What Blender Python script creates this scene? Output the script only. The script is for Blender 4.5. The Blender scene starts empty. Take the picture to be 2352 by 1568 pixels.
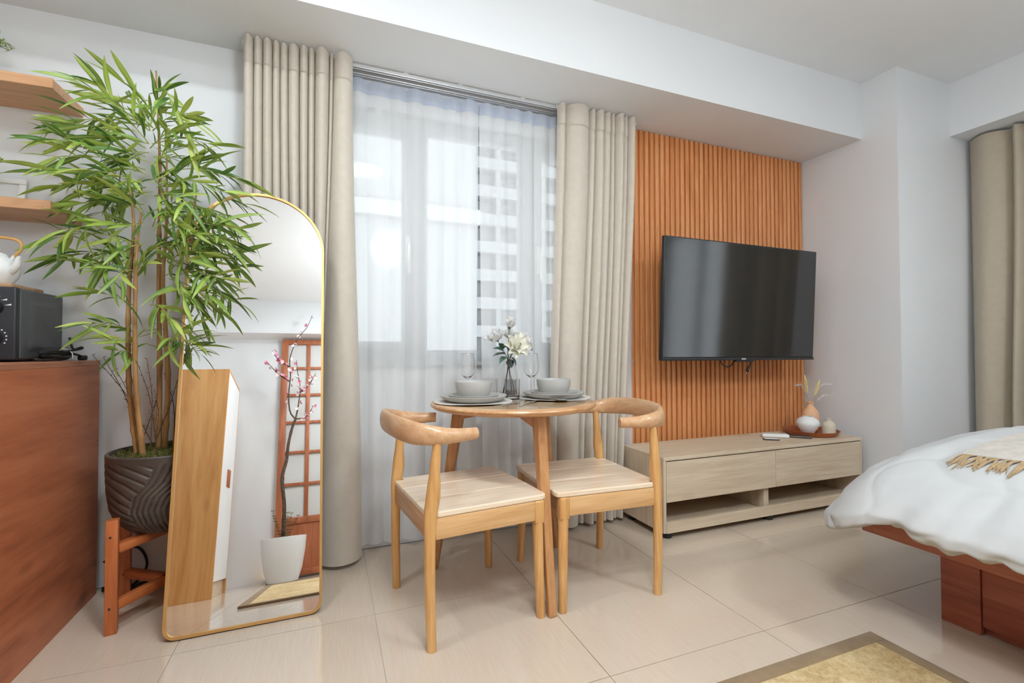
import bpy, bmesh, math, random
from mathutils import Vector, Matrix, Euler, noise

# ---------------------------------------------------------------- camera, world, exposure
sc = bpy.context.scene
COL = sc.collection
PI = math.pi
def R(d): return math.radians(d)

cam = bpy.data.cameras.new('camera')
cam.sensor_width = 36.0
cam.lens = 36.0 * 1076.2 / 2352
cam.clip_start = 0.05
cam.clip_end = 200
camo = bpy.data.objects.new('camera', cam)
COL.objects.link(camo)
camo.location = (0, 0, 0.98)
_y, _p, _r = R(21.336), R(1.1366), R(-0.0835)
_d = Vector((math.sin(_y), math.cos(_y), 0)); _rt = Vector((math.cos(_y), -math.sin(_y), 0)); _u = Vector((0, 0, 1))
_d2 = _d * math.cos(_p) + _u * math.sin(_p); _u2 = _u * math.cos(_p) - _d * math.sin(_p)
_r3 = _rt * math.cos(_r) + _u2 * math.sin(_r); _u3 = _u2 * math.cos(_r) - _rt * math.sin(_r)
camo.rotation_euler = Matrix((_r3, _u3, -_d2)).transposed().to_euler()
sc.camera = camo

SKY = 3.4            # overcast daylight outside both windows
LAMP_MAIN = 62.0    # ceiling lamp diffusers, emission strength
LAMP_BED = 98.0
DOWNLIGHT = 250.0
FILL_LANTERN = 36.0       # fill light in lantern form, added out of view
EXPOSURE = -0.04

w = bpy.data.worlds.new('overcast')
sc.world = w
w.use_nodes = True
w.node_tree.nodes['Background'].inputs['Color'].default_value = (0.90, 0.95, 1.0, 1)
w.node_tree.nodes['Background'].inputs['Strength'].default_value = SKY
sc.view_settings.view_transform = 'Standard'
sc.view_settings.look = 'None'
sc.view_settings.exposure = EXPOSURE
sc.view_settings.gamma = 1.0
sc.view_settings.use_curve_mapping = False
sc.cycles.max_bounces = 9
sc.cycles.diffuse_bounces = 4
sc.cycles.glossy_bounces = 4
sc.cycles.transmission_bounces = 8
sc.cycles.transparent_max_bounces = 14
sc.cycles.caustics_reflective = False
sc.cycles.caustics_refractive = False
sc.cycles.sample_clamp_indirect = 6.0
sc.cycles.use_denoising = True
sc.cycles.use_adaptive_sampling = True
sc.cycles.adaptive_threshold = 0.09
sc.cycles.use_light_tree = False

# ---------------------------------------------------------------- helpers
def tag(o, label=None, cat=None, group=None, kind=None):
    if label: o['label'] = label
    if cat: o['category'] = cat
    if group: o['group'] = group
    if kind: o['kind'] = kind
    return o

def thing(name, label, cat, loc=(0, 0, 0), rotz=0.0, group=None, kind=None):
    o = bpy.data.objects.new(name, None)
    o.empty_display_size = 0.05
    COL.objects.link(o)
    o.location = loc
    o.rotation_euler = (0, 0, rotz)
    return tag(o, label, cat, group, kind)

def link(name, me, mat=None, parent=None, loc=None, rot=None):
    o = bpy.data.objects.new(name, me)
    COL.objects.link(o)
    if mat is not None and len(me.materials) == 0: me.materials.append(mat)
    if parent is not None: o.parent = parent
    if loc is not None: o.location = loc
    if rot is not None: o.rotation_euler = rot
    return o

class MB:
    def __init__(s): s.v = []; s.f = []
    def add(s, vs, fs):
        n = len(s.v)
        s.v += [tuple(p) for p in vs]
        s.f += [tuple(i + n for i in f) for f in fs]
        return s
    def box(s, x0, x1, y0, y1, z0, z1):
        vs = [(x, y, z) for x in (x0, x1) for y in (y0, y1) for z in (z0, z1)]
        return s.add(vs, [(0, 1, 3, 2), (4, 6, 7, 5), (0, 4, 5, 1), (2, 3, 7, 6), (0, 2, 6, 4), (1, 5, 7, 3)])
    def rbox(s, x0, x1, y0, y1, z0, z1, r=0.004, seg=2, mtx=None):
        bm = bmesh.new()
        bmesh.ops.create_cube(bm, size=1.0)
        for p in bm.verts:
            p.co = ((x0 + x1) / 2 + p.co.x * (x1 - x0), (y0 + y1) / 2 + p.co.y * (y1 - y0), (z0 + z1) / 2 + p.co.z * (z1 - z0))
        r = min(r, 0.49 * min(abs(x1 - x0), abs(y1 - y0), abs(z1 - z0)))
        bmesh.ops.bevel(bm, geom=bm.edges[:], offset=r, segments=seg, affect='EDGES', profile=0.5)
        if mtx is not None: bm.transform(mtx)
        bm.verts.ensure_lookup_table(); bm.verts.index_update()
        s.add([p.co[:] for p in bm.verts], [[q.index for q in f.verts] for f in bm.faces])
        bm.free()
        return s
    def tube(s, pts, rad, n=10, caps=True, up=None, closed=False):
        pts = [Vector(p) for p in pts]; m = len(pts)
        if not isinstance(rad, (list, tuple)): rad = [rad] * m
        rings = []
        T0 = (pts[1] - pts[0]).normalized()
        ref = Vector(up) if up else (Vector((0, 0, 1)) if abs(T0.z) < .9 else Vector((1, 0, 0)))
        nrm = (ref - T0 * ref.dot(T0)).normalized()
        vs = []
        for i in range(m):
            a = pts[i - 1] if (i > 0 or closed) else pts[i]
            b = pts[(i + 1) % m] if (i < m - 1 or closed) else pts[i]
            T = (b - a).normalized()
            if up: nrm = (Vector(up) - T * Vector(up).dot(T)).normalized()
            else: nrm = (nrm - T * nrm.dot(T)).normalized()
            bi = T.cross(nrm)
            r = rad[i]; ra, rb = (r if isinstance(r, (list, tuple)) else (r, r))
            for k in range(n):
                t = 2 * PI * k / n
                vs.append(pts[i] + nrm * (ra * math.cos(t)) + bi * (rb * math.sin(t)))
        fs = []
        for i in range(m if closed else m - 1):
            j = (i + 1) % m
            for k in range(n):
                l = (k + 1) % n
                fs.append((i * n + k, i * n + l, j * n + l, j * n + k))
        if caps and not closed:
            fs.append(tuple(range(n - 1, -1, -1))); fs.append(tuple((m - 1) * n + k for k in range(n)))
        return s.add(vs, fs)
    def lathe(s, prof, n=32, c=(0, 0), zfun=None):
        vs = []; fs = []; idx = []
        for r, z in prof:
            if r < 1e-6:
                idx.append([len(vs)]); vs.append((c[0], c[1], z))
            else:
                idx.append(list(range(len(vs), len(vs) + n)))
                for k in range(n):
                    t = 2 * PI * k / n
                    vs.append((c[0] + r * math.cos(t), c[1] + r * math.sin(t), z))
        for a, b in zip(idx[:-1], idx[1:]):
            for k in range(n):
                l = (k + 1) % n
                if len(a) == 1 and len(b) == 1: continue
                if len(a) == 1: fs.append((a[0], b[l], b[k]))
                elif len(b) == 1: fs.append((a[k], a[l], b[0]))
                else: fs.append((a[k], a[l], b[l], b[k]))
        return s.add(vs, fs)
    def prism(s, poly, axis, a, b):
        """poly: 2-D outline, extruded along axis from a to b"""
        n = len(poly)
        def P(p, h):
            return {'x': (h, p[0], p[1]), 'y': (p[0], h, p[1]), 'z': (p[0], p[1], h)}[axis]
        vs = [P(p, a) for p in poly] + [P(p, b) for p in poly]
        fs = [(k, (k + 1) % n, n + (k + 1) % n, n + k) for k in range(n)]
        fs += [tuple(range(n - 1, -1, -1)), tuple(range(n, 2 * n))]
        return s.add(vs, fs)
    def grid(s, fn, nu, nv):
        vs = [fn(i / (nu - 1), j / (nv - 1)) for j in range(nv) for i in range(nu)]
        fs = [(j * nu + i, j * nu + i + 1, (j + 1) * nu + i + 1, (j + 1) * nu + i) for j in range(nv - 1) for i in range(nu - 1)]
        return s.add(vs, fs)
    def xf(s, m):
        s.v = [tuple(m @ Vector(p)) for p in s.v]; return s
    def mesh(s, name, mat=None, smooth=True, ang=35):
        me = bpy.data.meshes.new(name)
        me.from_pydata(s.v, [], s.f)
        bm = bmesh.new(); bm.from_mesh(me)
        bmesh.ops.recalc_face_normals(bm, faces=bm.faces[:])
        bm.to_mesh(me); bm.free()
        if smooth:
            me.polygons.foreach_set('use_smooth', [True] * len(me.polygons))
            me.set_sharp_from_angle(angle=R(ang))
        if mat is not None: me.materials.append(mat)
        me.update()
        return me
    def build(s, name, mat, parent=None, loc=None, rot=None, smooth=True, ang=35):
        return link(name, s.mesh(name, mat, smooth, ang), None, parent, loc, rot)

def copy_tree(o, parent=None):
    c = o.copy(); COL.objects.link(c); c.parent = parent
    for ch in list(o.children): copy_tree(ch, c)
    return c

def bez(pts, n):
    """Catmull-Rom through pts, n samples"""
    P = [Vector(p) for p in pts]; P = [P[0] * 2 - P[1]] + P + [P[-1] * 2 - P[-2]]
    out = []; m = len(P) - 3
    for k in range(n):
        t = k / (n - 1) * m; i = min(int(t), m - 1); t -= i
        a, b, c, d = P[i:i + 4]
        out.append(0.5 * ((2 * b) + (c - a) * t + (2 * a - 5 * b + 4 * c - d) * t * t + (3 * b - a - 3 * c + d) * t ** 3))
    return out
def lerp(a, b, t): return a + (b - a) * t
def interp(xs, ys, x):
    if x <= xs[0]: return ys[0]
    for i in range(len(xs) - 1):
        if x <= xs[i + 1]: return lerp(ys[i], ys[i + 1], (x - xs[i]) / (xs[i + 1] - xs[i]))
    return ys[-1]

# ---------------------------------------------------------------- materials
def srgb(r, g, b):
    f = lambda c: (c / 255 / 12.92) if c / 255 <= .04045 else ((c / 255 + .055) / 1.055) ** 2.4
    return (f(r), f(g), f(b), 1)

class NT:
    def __init__(s, name):
        s.m = bpy.data.materials.new(name); s.m.use_nodes = True
        s.t = s.m.node_tree; s.b = s.t.nodes['Principled BSDF']; s.out = s.t.nodes['Material Output']
    def n(s, typ, **kw):
        nd = s.t.nodes.new(typ)
        for k, v in kw.items():
            if k in nd.bl_rna.properties: setattr(nd, k, v)
            else: nd.inputs[k].default_value = v
        return nd
    def l(s, a, b): s.t.links.new(a, b)
    def ramp(s, fac, stops):
        r = s.n('ShaderNodeValToRGB'); e = r.color_ramp.elements
        while len(e) < len(stops): e.new(0.5)
        for k, (p, c) in enumerate(stops): e[k].position = p; e[k].color = c
        s.l(fac, r.inputs['Fac']); return r.outputs['Color']
    def bump(s, h, strength=.1, dist=.002):
        b = s.n('ShaderNodeBump'); b.inputs['Strength'].default_value = strength; b.inputs['Distance'].default_value = dist
        s.l(h, b.inputs['Height']); s.l(b.outputs['Normal'], s.b.inputs['Normal'])
    def coords(s, scale=(1, 1, 1), kind='Object', rnd=False, rot=(0, 0, 0)):
        tc = s.n('ShaderNodeTexCoord'); mp = s.n('ShaderNodeMapping')
        mp.inputs['Scale'].default_value = scale; mp.inputs['Rotation'].default_value = rot
        src = tc.outputs[kind]
        if rnd:
            oi = s.n('ShaderNodeObjectInfo'); ml = s.n('ShaderNodeMath', operation='MULTIPLY'); ml.inputs[1].default_value = 37.0
            s.l(oi.outputs['Random'], ml.inputs[0])
            va = s.n('ShaderNodeVectorMath', operation='ADD'); s.l(src, va.inputs[0]); s.l(ml.outputs[0], va.inputs[1]); src = va.outputs[0]
        s.l(src, mp.inputs['Vector']); return mp.outputs['Vector']
    def noise(s, vec, scale=5, detail=4, rough=.55, dist=0.0):
        n = s.n('ShaderNodeTexNoise'); n.inputs['Scale'].default_value = scale; n.inputs['Detail'].default_value = detail
        n.inputs['Roughness'].default_value = rough; n.inputs['Distortion'].default_value = dist
        s.l(vec, n.inputs['Vector']); return n.outputs['Fac']

def plain(name, col, rough=.5, metal=0.0, spec=.5, trans=0.0, ior=1.45, coat=0.0):
    t = NT(name); b = t.b
    b.inputs['Base Color'].default_value = col if len(col) == 4 else (*col, 1)
    b.inputs['Roughness'].default_value = rough; b.inputs['Metallic'].default_value = metal
    b.inputs['Specular IOR Level'].default_value = spec; b.inputs['IOR'].default_value = ior
    b.inputs['Transmission Weight'].default_value = trans; b.inputs['Coat Weight'].default_value = coat
    return t.m

def paint(name, col, rough=.55, amp=.03, scale=60):
    t = NT(name); v = t.coords()
    f = t.noise(v, 2.2, 3); c2 = tuple(c * (1 - amp) for c in col[:3]) + (1,)
    t.l(t.ramp(f, [(.3, c2), (.7, col)]), t.b.inputs['Base Color'])
    t.b.inputs['Roughness'].default_value = rough
    t.bump(t.noise(v, scale, 3), .06, .001)
    return t.m

def wood(name, light, mid, dark, axis='X', grain=9.0, stretch=14.0, rough=.4, knots=0.0, coat=0.0, contrast=1.0):
    t = NT(name)
    k = {'X': (1, stretch, stretch), 'Y': (stretch, 1, stretch), 'Z': (stretch, stretch, 1)}[axis]
    v = t.coords(k, rnd=True)
    f1 = t.noise(v, grain * .22, 5, .6, 1.2)
    v2 = t.coords(tuple(c * (4 if c > 1 else 1.6) for c in k), rnd=True)
    f2 = t.noise(v2, grain * .5, 3, .6, .2)
    mx = t.n('ShaderNodeMath', operation='MULTIPLY_ADD'); mx.inputs[1].default_value = .32; t.l(f2, mx.inputs[0])
    m2 = t.n('ShaderNodeMath', operation='MULTIPLY_ADD'); m2.inputs[1].default_value = .68; m2.inputs[2].default_value = 0; t.l(f1, m2.inputs[0]); t.l(m2.outputs[0], mx.inputs[2])
    c = contrast * .17
    col = t.ramp(mx.outputs[0], [(.5 - c, dark), (.5, mid), (.5 + c, light)])
    if knots > 0:
        vk = t.coords({'X': (2.2, 5, 5), 'Y': (5, 2.2, 5), 'Z': (5, 5, 2.2)}[axis], rnd=True)
        vo = t.n('ShaderNodeTexVoronoi'); vo.inputs['Scale'].default_value = .8; t.l(vk, vo.inputs['Vector'])
        kr = t.ramp(vo.outputs['Distance'], [(.03, (knots, knots, knots, 1)), (.13, (0, 0, 0, 1))])
        mixn = t.n('ShaderNodeMix', data_type='RGBA'); t.l(kr, mixn.inputs['Factor']); t.l(col, mixn.inputs[6])
        mixn.inputs[7].default_value = tuple(x * .45 for x in dark[:3]) + (1,)
        col = mixn.outputs[2]
    t.l(col, t.b.inputs['Base Color'])
    t.b.inputs['Roughness'].default_value = rough; t.b.inputs['Coat Weight'].default_value = coat
    t.b.inputs['Coat Roughness'].default_value = .15
    t.bump(f2, .06, .0006)
    return t.m

def cloth(name, col, rough=.9, weave=900, trans=0.0, amp=.06, sheen=.2):
    t = NT(name); v = t.coords()
    f = t.noise(v, 30, 4); c2 = tuple(c * (1 - amp) for c in col[:3]) + (1,)
    colr = t.ramp(f, [(.3, c2), (.7, col)])
    t.l(colr, t.b.inputs['Base Color'])
    t.b.inputs['Roughness'].default_value = rough; t.b.inputs['Specular IOR Level'].default_value = .15
    t.b.inputs['Sheen Weight'].default_value = sheen
    t.bump(t.noise(v, weave, 2), .12, .0008)
    if trans > 0:
        tr = t.n('ShaderNodeBsdfTranslucent'); t.l(colr, tr.inputs['Color'])
        mx = t.n('ShaderNodeMixShader'); mx.inputs[0].default_value = trans
        t.l(t.b.outputs[0], mx.inputs[1]); t.l(tr.outputs[0], mx.inputs[2]); t.l(mx.outputs[0], t.out.inputs['Surface'])
    return t.m

def sheer_mat(name, col, see, tl=.6):
    t = NT(name); v = t.coords((1, 1, .05))
    tp = t.n('ShaderNodeBsdfTransparent'); tr = t.n('ShaderNodeBsdfTranslucent'); tr.inputs['Color'].default_value = col
    df = t.n('ShaderNodeBsdfDiffuse'); df.inputs['Color'].default_value = col
    m1 = t.n('ShaderNodeMixShader'); m1.inputs[0].default_value = tl; t.l(df.outputs[0], m1.inputs[1]); t.l(tr.outputs[0], m1.inputs[2])
    f = t.noise(v, 160, 2); r = t.ramp(f, [(.3, (see - .008,) * 3 + (1,)), (.7, (see + .008,) * 3 + (1,))])
    m2 = t.n('ShaderNodeMixShader'); t.l(r, m2.inputs[0]); t.l(m1.outputs[0], m2.inputs[1]); t.l(tp.outputs[0], m2.inputs[2])
    t.l(m2.outputs[0], t.out.inputs['Surface'])
    return t.m

def emit(name, col, strength):
    t = NT(name)
    t.b.inputs['Base Color'].default_value = (.9, .9, .9, 1)
    t.b.inputs['Emission Color'].default_value = col; t.b.inputs['Emission Strength'].default_value = strength
    return t.m

def thin_glass(name, tint=(1, 1, 1, 1)):
    t = NT(name)
    tp = t.n('ShaderNodeBsdfTransparent'); tp.inputs['Color'].default_value = tint
    gl = t.n('ShaderNodeBsdfGlossy'); gl.inputs['Roughness'].default_value = .01
    fr = t.n('ShaderNodeFresnel'); fr.inputs['IOR'].default_value = 1.45
    ge = t.n('ShaderNodeNewGeometry'); iv = t.n('ShaderNodeMath', operation='SUBTRACT'); iv.inputs[0].default_value = 1.0; t.l(ge.outputs['Backfacing'], iv.inputs[1])
    ml = t.n('ShaderNodeMath', operation='MULTIPLY'); t.l(fr.outputs[0], ml.inputs[0]); t.l(iv.outputs[0], ml.inputs[1])
    mx = t.n('ShaderNodeMixShader'); t.l(ml.outputs[0], mx.inputs[0]); t.l(tp.outputs[0], mx.inputs[1]); t.l(gl.outputs[0], mx.inputs[2])
    t.l(mx.outputs[0], t.out.inputs['Surface'])
    return t.m

def tile_mat():
    t = NT('polished_tile')
    oi = t.n('ShaderNodeObjectInfo')
    v = t.coords((150, 4, 1), rnd=True)
    f = t.noise(v, 2.6, 5, .65, .3)
    v2 = t.coords((1.2, .6, 1), rnd=True)
    g = t.noise(v2, 1.5, 2)
    a = t.n('ShaderNodeMath', operation='MULTIPLY_ADD'); a.inputs[1].default_value = .25; t.l(g, a.inputs[0])
    b = t.n('ShaderNodeMath', operation='MULTIPLY'); b.inputs[1].default_value = .75; t.l(f, b.inputs[0]); t.l(b.outputs[0], a.inputs[2])
    t.l(t.ramp(a.outputs[0], [(.32, srgb(200, 181, 161)), (.5, srgb(206, 189, 170)), (.68, srgb(212, 197, 180))]), t.b.inputs['Base Color'])
    t.b.inputs['Roughness'].default_value = .085; t.b.inputs['Specular IOR Level'].default_value = .5
    return t.m

WALL = paint('wall_paint', (.80, .812, .825, 1))
CEIL = paint('ceiling_paint', (.85, .86, .865, 1))
TILE = tile_mat()
GROUT = paint('grout', srgb(216, 206, 192), .8, .1)
CHAIRW_X = wood('rubberwood_long', srgb(226, 188, 140), srgb(214, 170, 119), srgb(196, 146, 94), 'X', rough=.32, coat=.15)
CHAIRW_Z = wood('rubberwood_upright', srgb(224, 180, 122), srgb(211, 161, 101), srgb(188, 132, 74), 'Z', rough=.35, coat=.1)
SEATW = wood('rubberwood_seat', srgb(242, 226, 204), srgb(236, 214, 188), srgb(222, 190, 156), 'X', rough=.26, coat=.25)  # paler wood, lightened further to paint in the window's sheen
RAILW = wood('rubberwood_rail', srgb(214, 174, 136), srgb(200, 157, 117), srgb(182, 136, 96), 'Y', rough=.3, coat=.2)
TABLEW = wood('table_wood', srgb(214, 172, 128), srgb(200, 152, 106), srgb(176, 124, 80), 'X', rough=.3, coat=.2)
TABLEL = wood('table_leg_wood', srgb(206, 158, 108), srgb(190, 138, 90), srgb(166, 112, 68), 'Z', rough=.38)
SLATW = wood('slat_wood', srgb(226, 162, 108), srgb(216, 146, 90), srgb(196, 124, 68), 'Z', rough=.5, grain=6)
BENCHW = wood('bench_oak', srgb(220, 204, 180), srgb(209, 190, 164), srgb(192, 169, 141), 'X', rough=.5, grain=7, knots=.35)
BENCHZ = wood('bench_oak_upright', srgb(218, 202, 180), srgb(207, 189, 165), srgb(190, 168, 143), 'Z', rough=.5, grain=7)
CABW = wood('cabinet_plywood', srgb(190, 120, 84), srgb(174, 102, 68), srgb(138, 76, 48), 'Y', rough=.42, grain=5, stretch=6, knots=.8, contrast=1.0)
CABT = wood('cabinet_top_wood', srgb(184, 128, 98), srgb(166, 110, 82), srgb(136, 86, 62), 'Y', rough=.45)
BEDW = wood('bed_wood', srgb(176, 106, 78), srgb(158, 90, 64), srgb(134, 72, 50), 'Y', rough=.4, grain=6, knots=.4)
BEDZ = wood('bed_base_wood', srgb(168, 96, 72), srgb(150, 80, 58), srgb(122, 60, 42), 'Y', rough=.42, grain=6, knots=.6)
STANDW = wood('stand_wood', srgb(200, 122, 72), srgb(182, 102, 54), srgb(154, 80, 38), 'Z', rough=.4)
STANDX = wood('stand_bar_wood', srgb(200, 122, 72), srgb(182, 102, 54), srgb(154, 80, 38), 'X', rough=.4)
SHELFW = wood('shelf_pine', srgb(224, 176, 136), srgb(212, 162, 120), srgb(190, 138, 96), 'X', rough=.45, knots=.5)
WARDW = wood('wardrobe_veneer', srgb(214, 164, 104), srgb(203, 148, 88), srgb(182, 124, 66), 'Z', rough=.45, grain=4, stretch=8, knots=.25)
SHOJIW = wood('shoji_frame_wood', srgb(186, 114, 78), srgb(170, 98, 62), srgb(146, 80, 48), 'Z', rough=.45)
TRAYW = wood('tray_wood', srgb(176, 96, 52), srgb(158, 80, 40), srgb(132, 62, 30), 'X', rough=.35)
BOARDW = wood('board_wood', srgb(196, 160, 124), srgb(182, 144, 108), srgb(160, 122, 88), 'X', rough=.6)
CURTAIN = cloth('drape_cloth', srgb(216, 206, 192), trans=.12)
CURTAIN_E = cloth('tan_drape_cloth', srgb(196, 183, 162), trans=.12)
SHEER = sheer_mat('sheer_voile', (.94, .95, .955, 1), .38, .15)
SHEER_E = sheer_mat('sheer_voile_bedside', (.95, .96, .97, 1), .58, .45)
SHEERH = sheer_mat('sheer_heading_tape', (.70, .76, .88, 1), .10, .4)
UPVC = plain('shaded_white_upvc', (.38, .40, .415), .35)  # frames are white; their shade against the daylight is put into this grey
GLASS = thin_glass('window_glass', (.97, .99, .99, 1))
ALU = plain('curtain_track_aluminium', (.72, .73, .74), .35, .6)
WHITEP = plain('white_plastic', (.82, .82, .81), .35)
BLACKP = plain('black_plastic', (.018, .018, .02), .35)
RUBBER = plain('black_rubber', (.012, .012, .012), .55)
STEEL = plain('polished_steel', (.75, .75, .76), .12, 1.0)
GOLD = plain('brushed_gold_frame', srgb(212, 170, 108), .35, .7)
MIRROR = plain('mirror_silver', (.93, .94, .94), .0, 1.0)
SCREEN = plain('tv_screen', (.016, .016, .0165), .10, 0, .95)
BEZEL = plain('tv_bezel', (.02, .02, .021), .4)
SILVER = plain('silver_mark', (.7, .7, .72), .3, .6)
DUVET = cloth('white_duvet_cotton', (.52, .52, .515, 1), weave=500, amp=.01, sheen=.1)
THROW = cloth('oatmeal_throw_weave', srgb(200, 192, 181), weave=420, amp=.2)
TASSEL = cloth('fringe_yarn', srgb(178, 150, 112), weave=300, amp=.2)
PLATE = plain('grey_stoneware', srgb(184, 182, 177), .42)
CLEAR = plain('clear_glass', (1, 1, 1), .0, 0, .5, 1.0, 1.45)
CLEARTHIN = thin_glass('table_glass', (.96, .98, .98, 1))
POTD = None
def leaf_mat(name, col):
    t = NT(name); b = t.b; v = t.coords((3, 3, 3), rnd=True)
    tc = t.n('ShaderNodeTexCoord'); sx = t.n('ShaderNodeSeparateXYZ'); t.l(tc.outputs['Object'], sx.inputs[0])
    ab = t.n('ShaderNodeMath', operation='ABSOLUTE'); t.l(sx.outputs['X'], ab.inputs[0])
    rib = t.ramp(ab.outputs[0], [(.0004, (.55, .55, .55, 1)), (.0014, (0, 0, 0, 1))])
    c0 = t.ramp(t.noise(v, 4, 2), [(.3, tuple(x * .8 for x in col) + (1,)), (.7, tuple(min(1, x * 1.15) for x in col) + (1,))])
    mr_ = t.n('ShaderNodeMix', data_type='RGBA'); t.l(rib, mr_.inputs['Factor']); t.l(c0, mr_.inputs[6]); mr_.inputs[7].default_value = (.62, .66, .22, 1)
    c = mr_.outputs[2]
    t.l(c, b.inputs['Base Color']); b.inputs['Roughness'].default_value = .4
    tr = t.n('ShaderNodeBsdfTranslucent'); t.l(c, tr.inputs['Color'])
    mx = t.n('ShaderNodeMixShader'); mx.inputs[0].default_value = .22
    t.l(b.outputs[0], mx.inputs[1]); t.l(tr.outputs[0], mx.inputs[2]); t.l(mx.outputs[0], t.out.inputs['Surface'])
    return t.m
PLANTG = [leaf_mat('leaf_green_%d' % k, c) for k, c in enumerate([(.22, .36, .055), (.36, .50, .085), (.11, .23, .045), (.48, .58, .12)])]

# ---------------------------------------------------------------- the room
XW, XE, YN, YS, ZC, ZB = -1.60, 4.07, 2.45, -1.16, 2.734, 2.366
def struct(name, mb, m, label, parent=None):
    o = mb.build(name, m, parent, smooth=False)
    return tag(o, label, kind='structure')

fl = struct('floor', MB().box(XW - .1, XE + .1, YS - .1, YN + .12, -.06, -.004), GROUT, 'polished beige tiled floor with pale grout lines')
tx0, ty0, tw, th, gp = 0.794, 1.225, .63, .604, .0026
tile_me = MB().box(gp / 2, tw - gp / 2, gp / 2, th - gp / 2, -.006, 0).mesh('tile', TILE, smooth=False)
for i in range(-4, 6):
    for j in range(-4, 3):
        x0, y0 = tx0 + i * tw, ty0 + j * th
        ax0, ax1, ay0, ay1 = max(x0, XW), min(x0 + tw, XE), max(y0, YS), min(y0 + th, YN)
        if ax1 - ax0 < .02 or ay1 - ay0 < .02: continue
        full = ax1 - ax0 > tw - .001 and ay1 - ay0 > th - .001
        if full: o = link('tile', tile_me, None, fl, (x0, y0, 0))
        else: o = MB().box(ax0 - x0 + gp / 2, ax1 - x0 - gp / 2, ay0 - y0 + gp / 2, ay1 - y0 - gp / 2, -.006, 0).build('tile', TILE, fl, (x0, y0, 0), smooth=False)

struct('ceiling', MB().box(XW - .1, XE + .1, YS - .1, YN + .15, ZC, ZC + .1), CEIL, 'plain white ceiling')
# north wall with the window opening
WX0, WX1, WZ0, WZ1 = -.27, 1.74, .92, 2.215
struct('wall_north', MB().box(XW - .1, WX0, YN, YN + .15, 0, ZC).box(WX1, XE + .1, YN, YN + .15, 0, ZC)
       .box(WX0, WX1, YN, YN + .15, 0, WZ0).box(WX0, WX1, YN, YN + .15, WZ1, ZC), WALL, 'white wall with the wide window behind the sheer curtains')
struct('wall_west', MB().box(XW - .1, XW, YS - .1, YN + .15, 0, ZC).box(XW, -1.24, YS, -.05, 0, ZC), WALL, 'white wall on the cabinet side of the room')
struct('wall_south', MB().box(XW - .1, XE + .1, YS - .1, YS, 0, ZC), WALL, 'white wall seen in the mirror behind the screen')
EY0, EY1, EZ0, EZ1 = -.72, .50, .10, 2.22
struct('wall_east', MB().box(XE, XE + .13, YS - .1, EY0, 0, ZC).box(XE, XE + .13, EY1, YN + .15, 0, ZC)
       .box(XE, XE + .13, EY0, EY1, 0, EZ0).box(XE, XE + .13, EY0, EY1, EZ1, ZC), WALL, 'white wall beside the bed with the tan curtain')
struct('trim_1', MB().box(XW, 3.255, 2.008, YN, ZB, ZC), WALL, 'deep white ceiling beam above the window and slatted panel')
struct('trim_2', MB().box(3.255, 3.80, 1.80, YN, 0, ZC).box(3.80, XE, 1.80, YN, 0, ZC), WALL, 'boxed white column in the corner beside the bench')
struct('trim_3', MB().box(3.80, XE, YS, 1.80, 2.385, ZC), WALL, 'white ceiling beam above the tan curtain')
struct('trim_4', MB().box(-1.24, 3.80, YS, -.975, ZB, ZC), WALL, 'white ceiling beam reflected in the arched mirror')

def window(name, label, L, H, z0, posts, sashes, mat_origin, rot):
    """frame in local x (length) / z, thin in local y"""
    w_ = thing(name, None, None, mat_origin, rot); tag(w_, label, kind='structure')
    fr = MB().box(0, L, -.03, .03, 0, .064).box(0, L, -.03, .03, H - .07, H).box(0, .05, -.03, .03, .064, H - .07).box(L - .05, L, -.03, .03, .064, H - .07)
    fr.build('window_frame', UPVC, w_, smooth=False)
    for (a, b) in posts: MB().box(a, b, -.03, .03, .064, H - .07).build('mullion', UPVC, w_, smooth=False)
    edges = [.05] + [c for p in posts for c in p] + [L - .05]
    for k in range(0, len(edges), 2):
        a, b = edges[k], edges[k + 1]; za, zb = .064, H - .07
        if sashes[k // 2]:
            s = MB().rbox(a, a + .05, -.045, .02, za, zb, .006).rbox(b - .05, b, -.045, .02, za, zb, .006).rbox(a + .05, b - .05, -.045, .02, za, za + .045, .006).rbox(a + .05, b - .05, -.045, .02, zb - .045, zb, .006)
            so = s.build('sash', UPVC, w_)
            hx = b - .025 if sashes[k // 2] == 'R' else a + .025
            MB().rbox(hx - .011, hx + .011, -.057, -.045, .50, .66, .004).tube([(hx, -.057, .62), (hx, -.085, .62), (hx, -.095, .60), (hx, -.092, .50), (hx, -.085, .46)], [.008, .008, .009, .008, .006], 8).build('window_handle', WHITEP, so)
            a += .05; b -= .05; za += .045; zb -= .045
        MB().box(a - .004, b + .004, -.004, .004, za - .004, zb + .004).build('pane', GLASS, w_, smooth=False)
    return w_
window('window_1', 'white three-light window with two opening sashes behind sheer curtains', WX1 - WX0, WZ1 - WZ0, WZ0,
       [(.404 - WX0, .485 - WX0), (1.02 - WX0, 1.10 - WX0)], ['R', None, 'L'], (WX0, YN + .06, WZ0), 0)
MB().rbox(WX0 - .02, WX1 + .02, YN - .025, YN + .03, WZ0 - .022, WZ0, .004).build('window_sill', UPVC, bpy.data.objects['window_1'], (-WX0, -(YN + .06), -WZ0))
window('window_2', 'tall white two-light window behind the sheer beside the bed', EY1 - EY0, EZ1 - EZ0, EZ0, [(.575, .645)], [None, None], (XE + .06, EY1, EZ0), -PI / 2)

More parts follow.
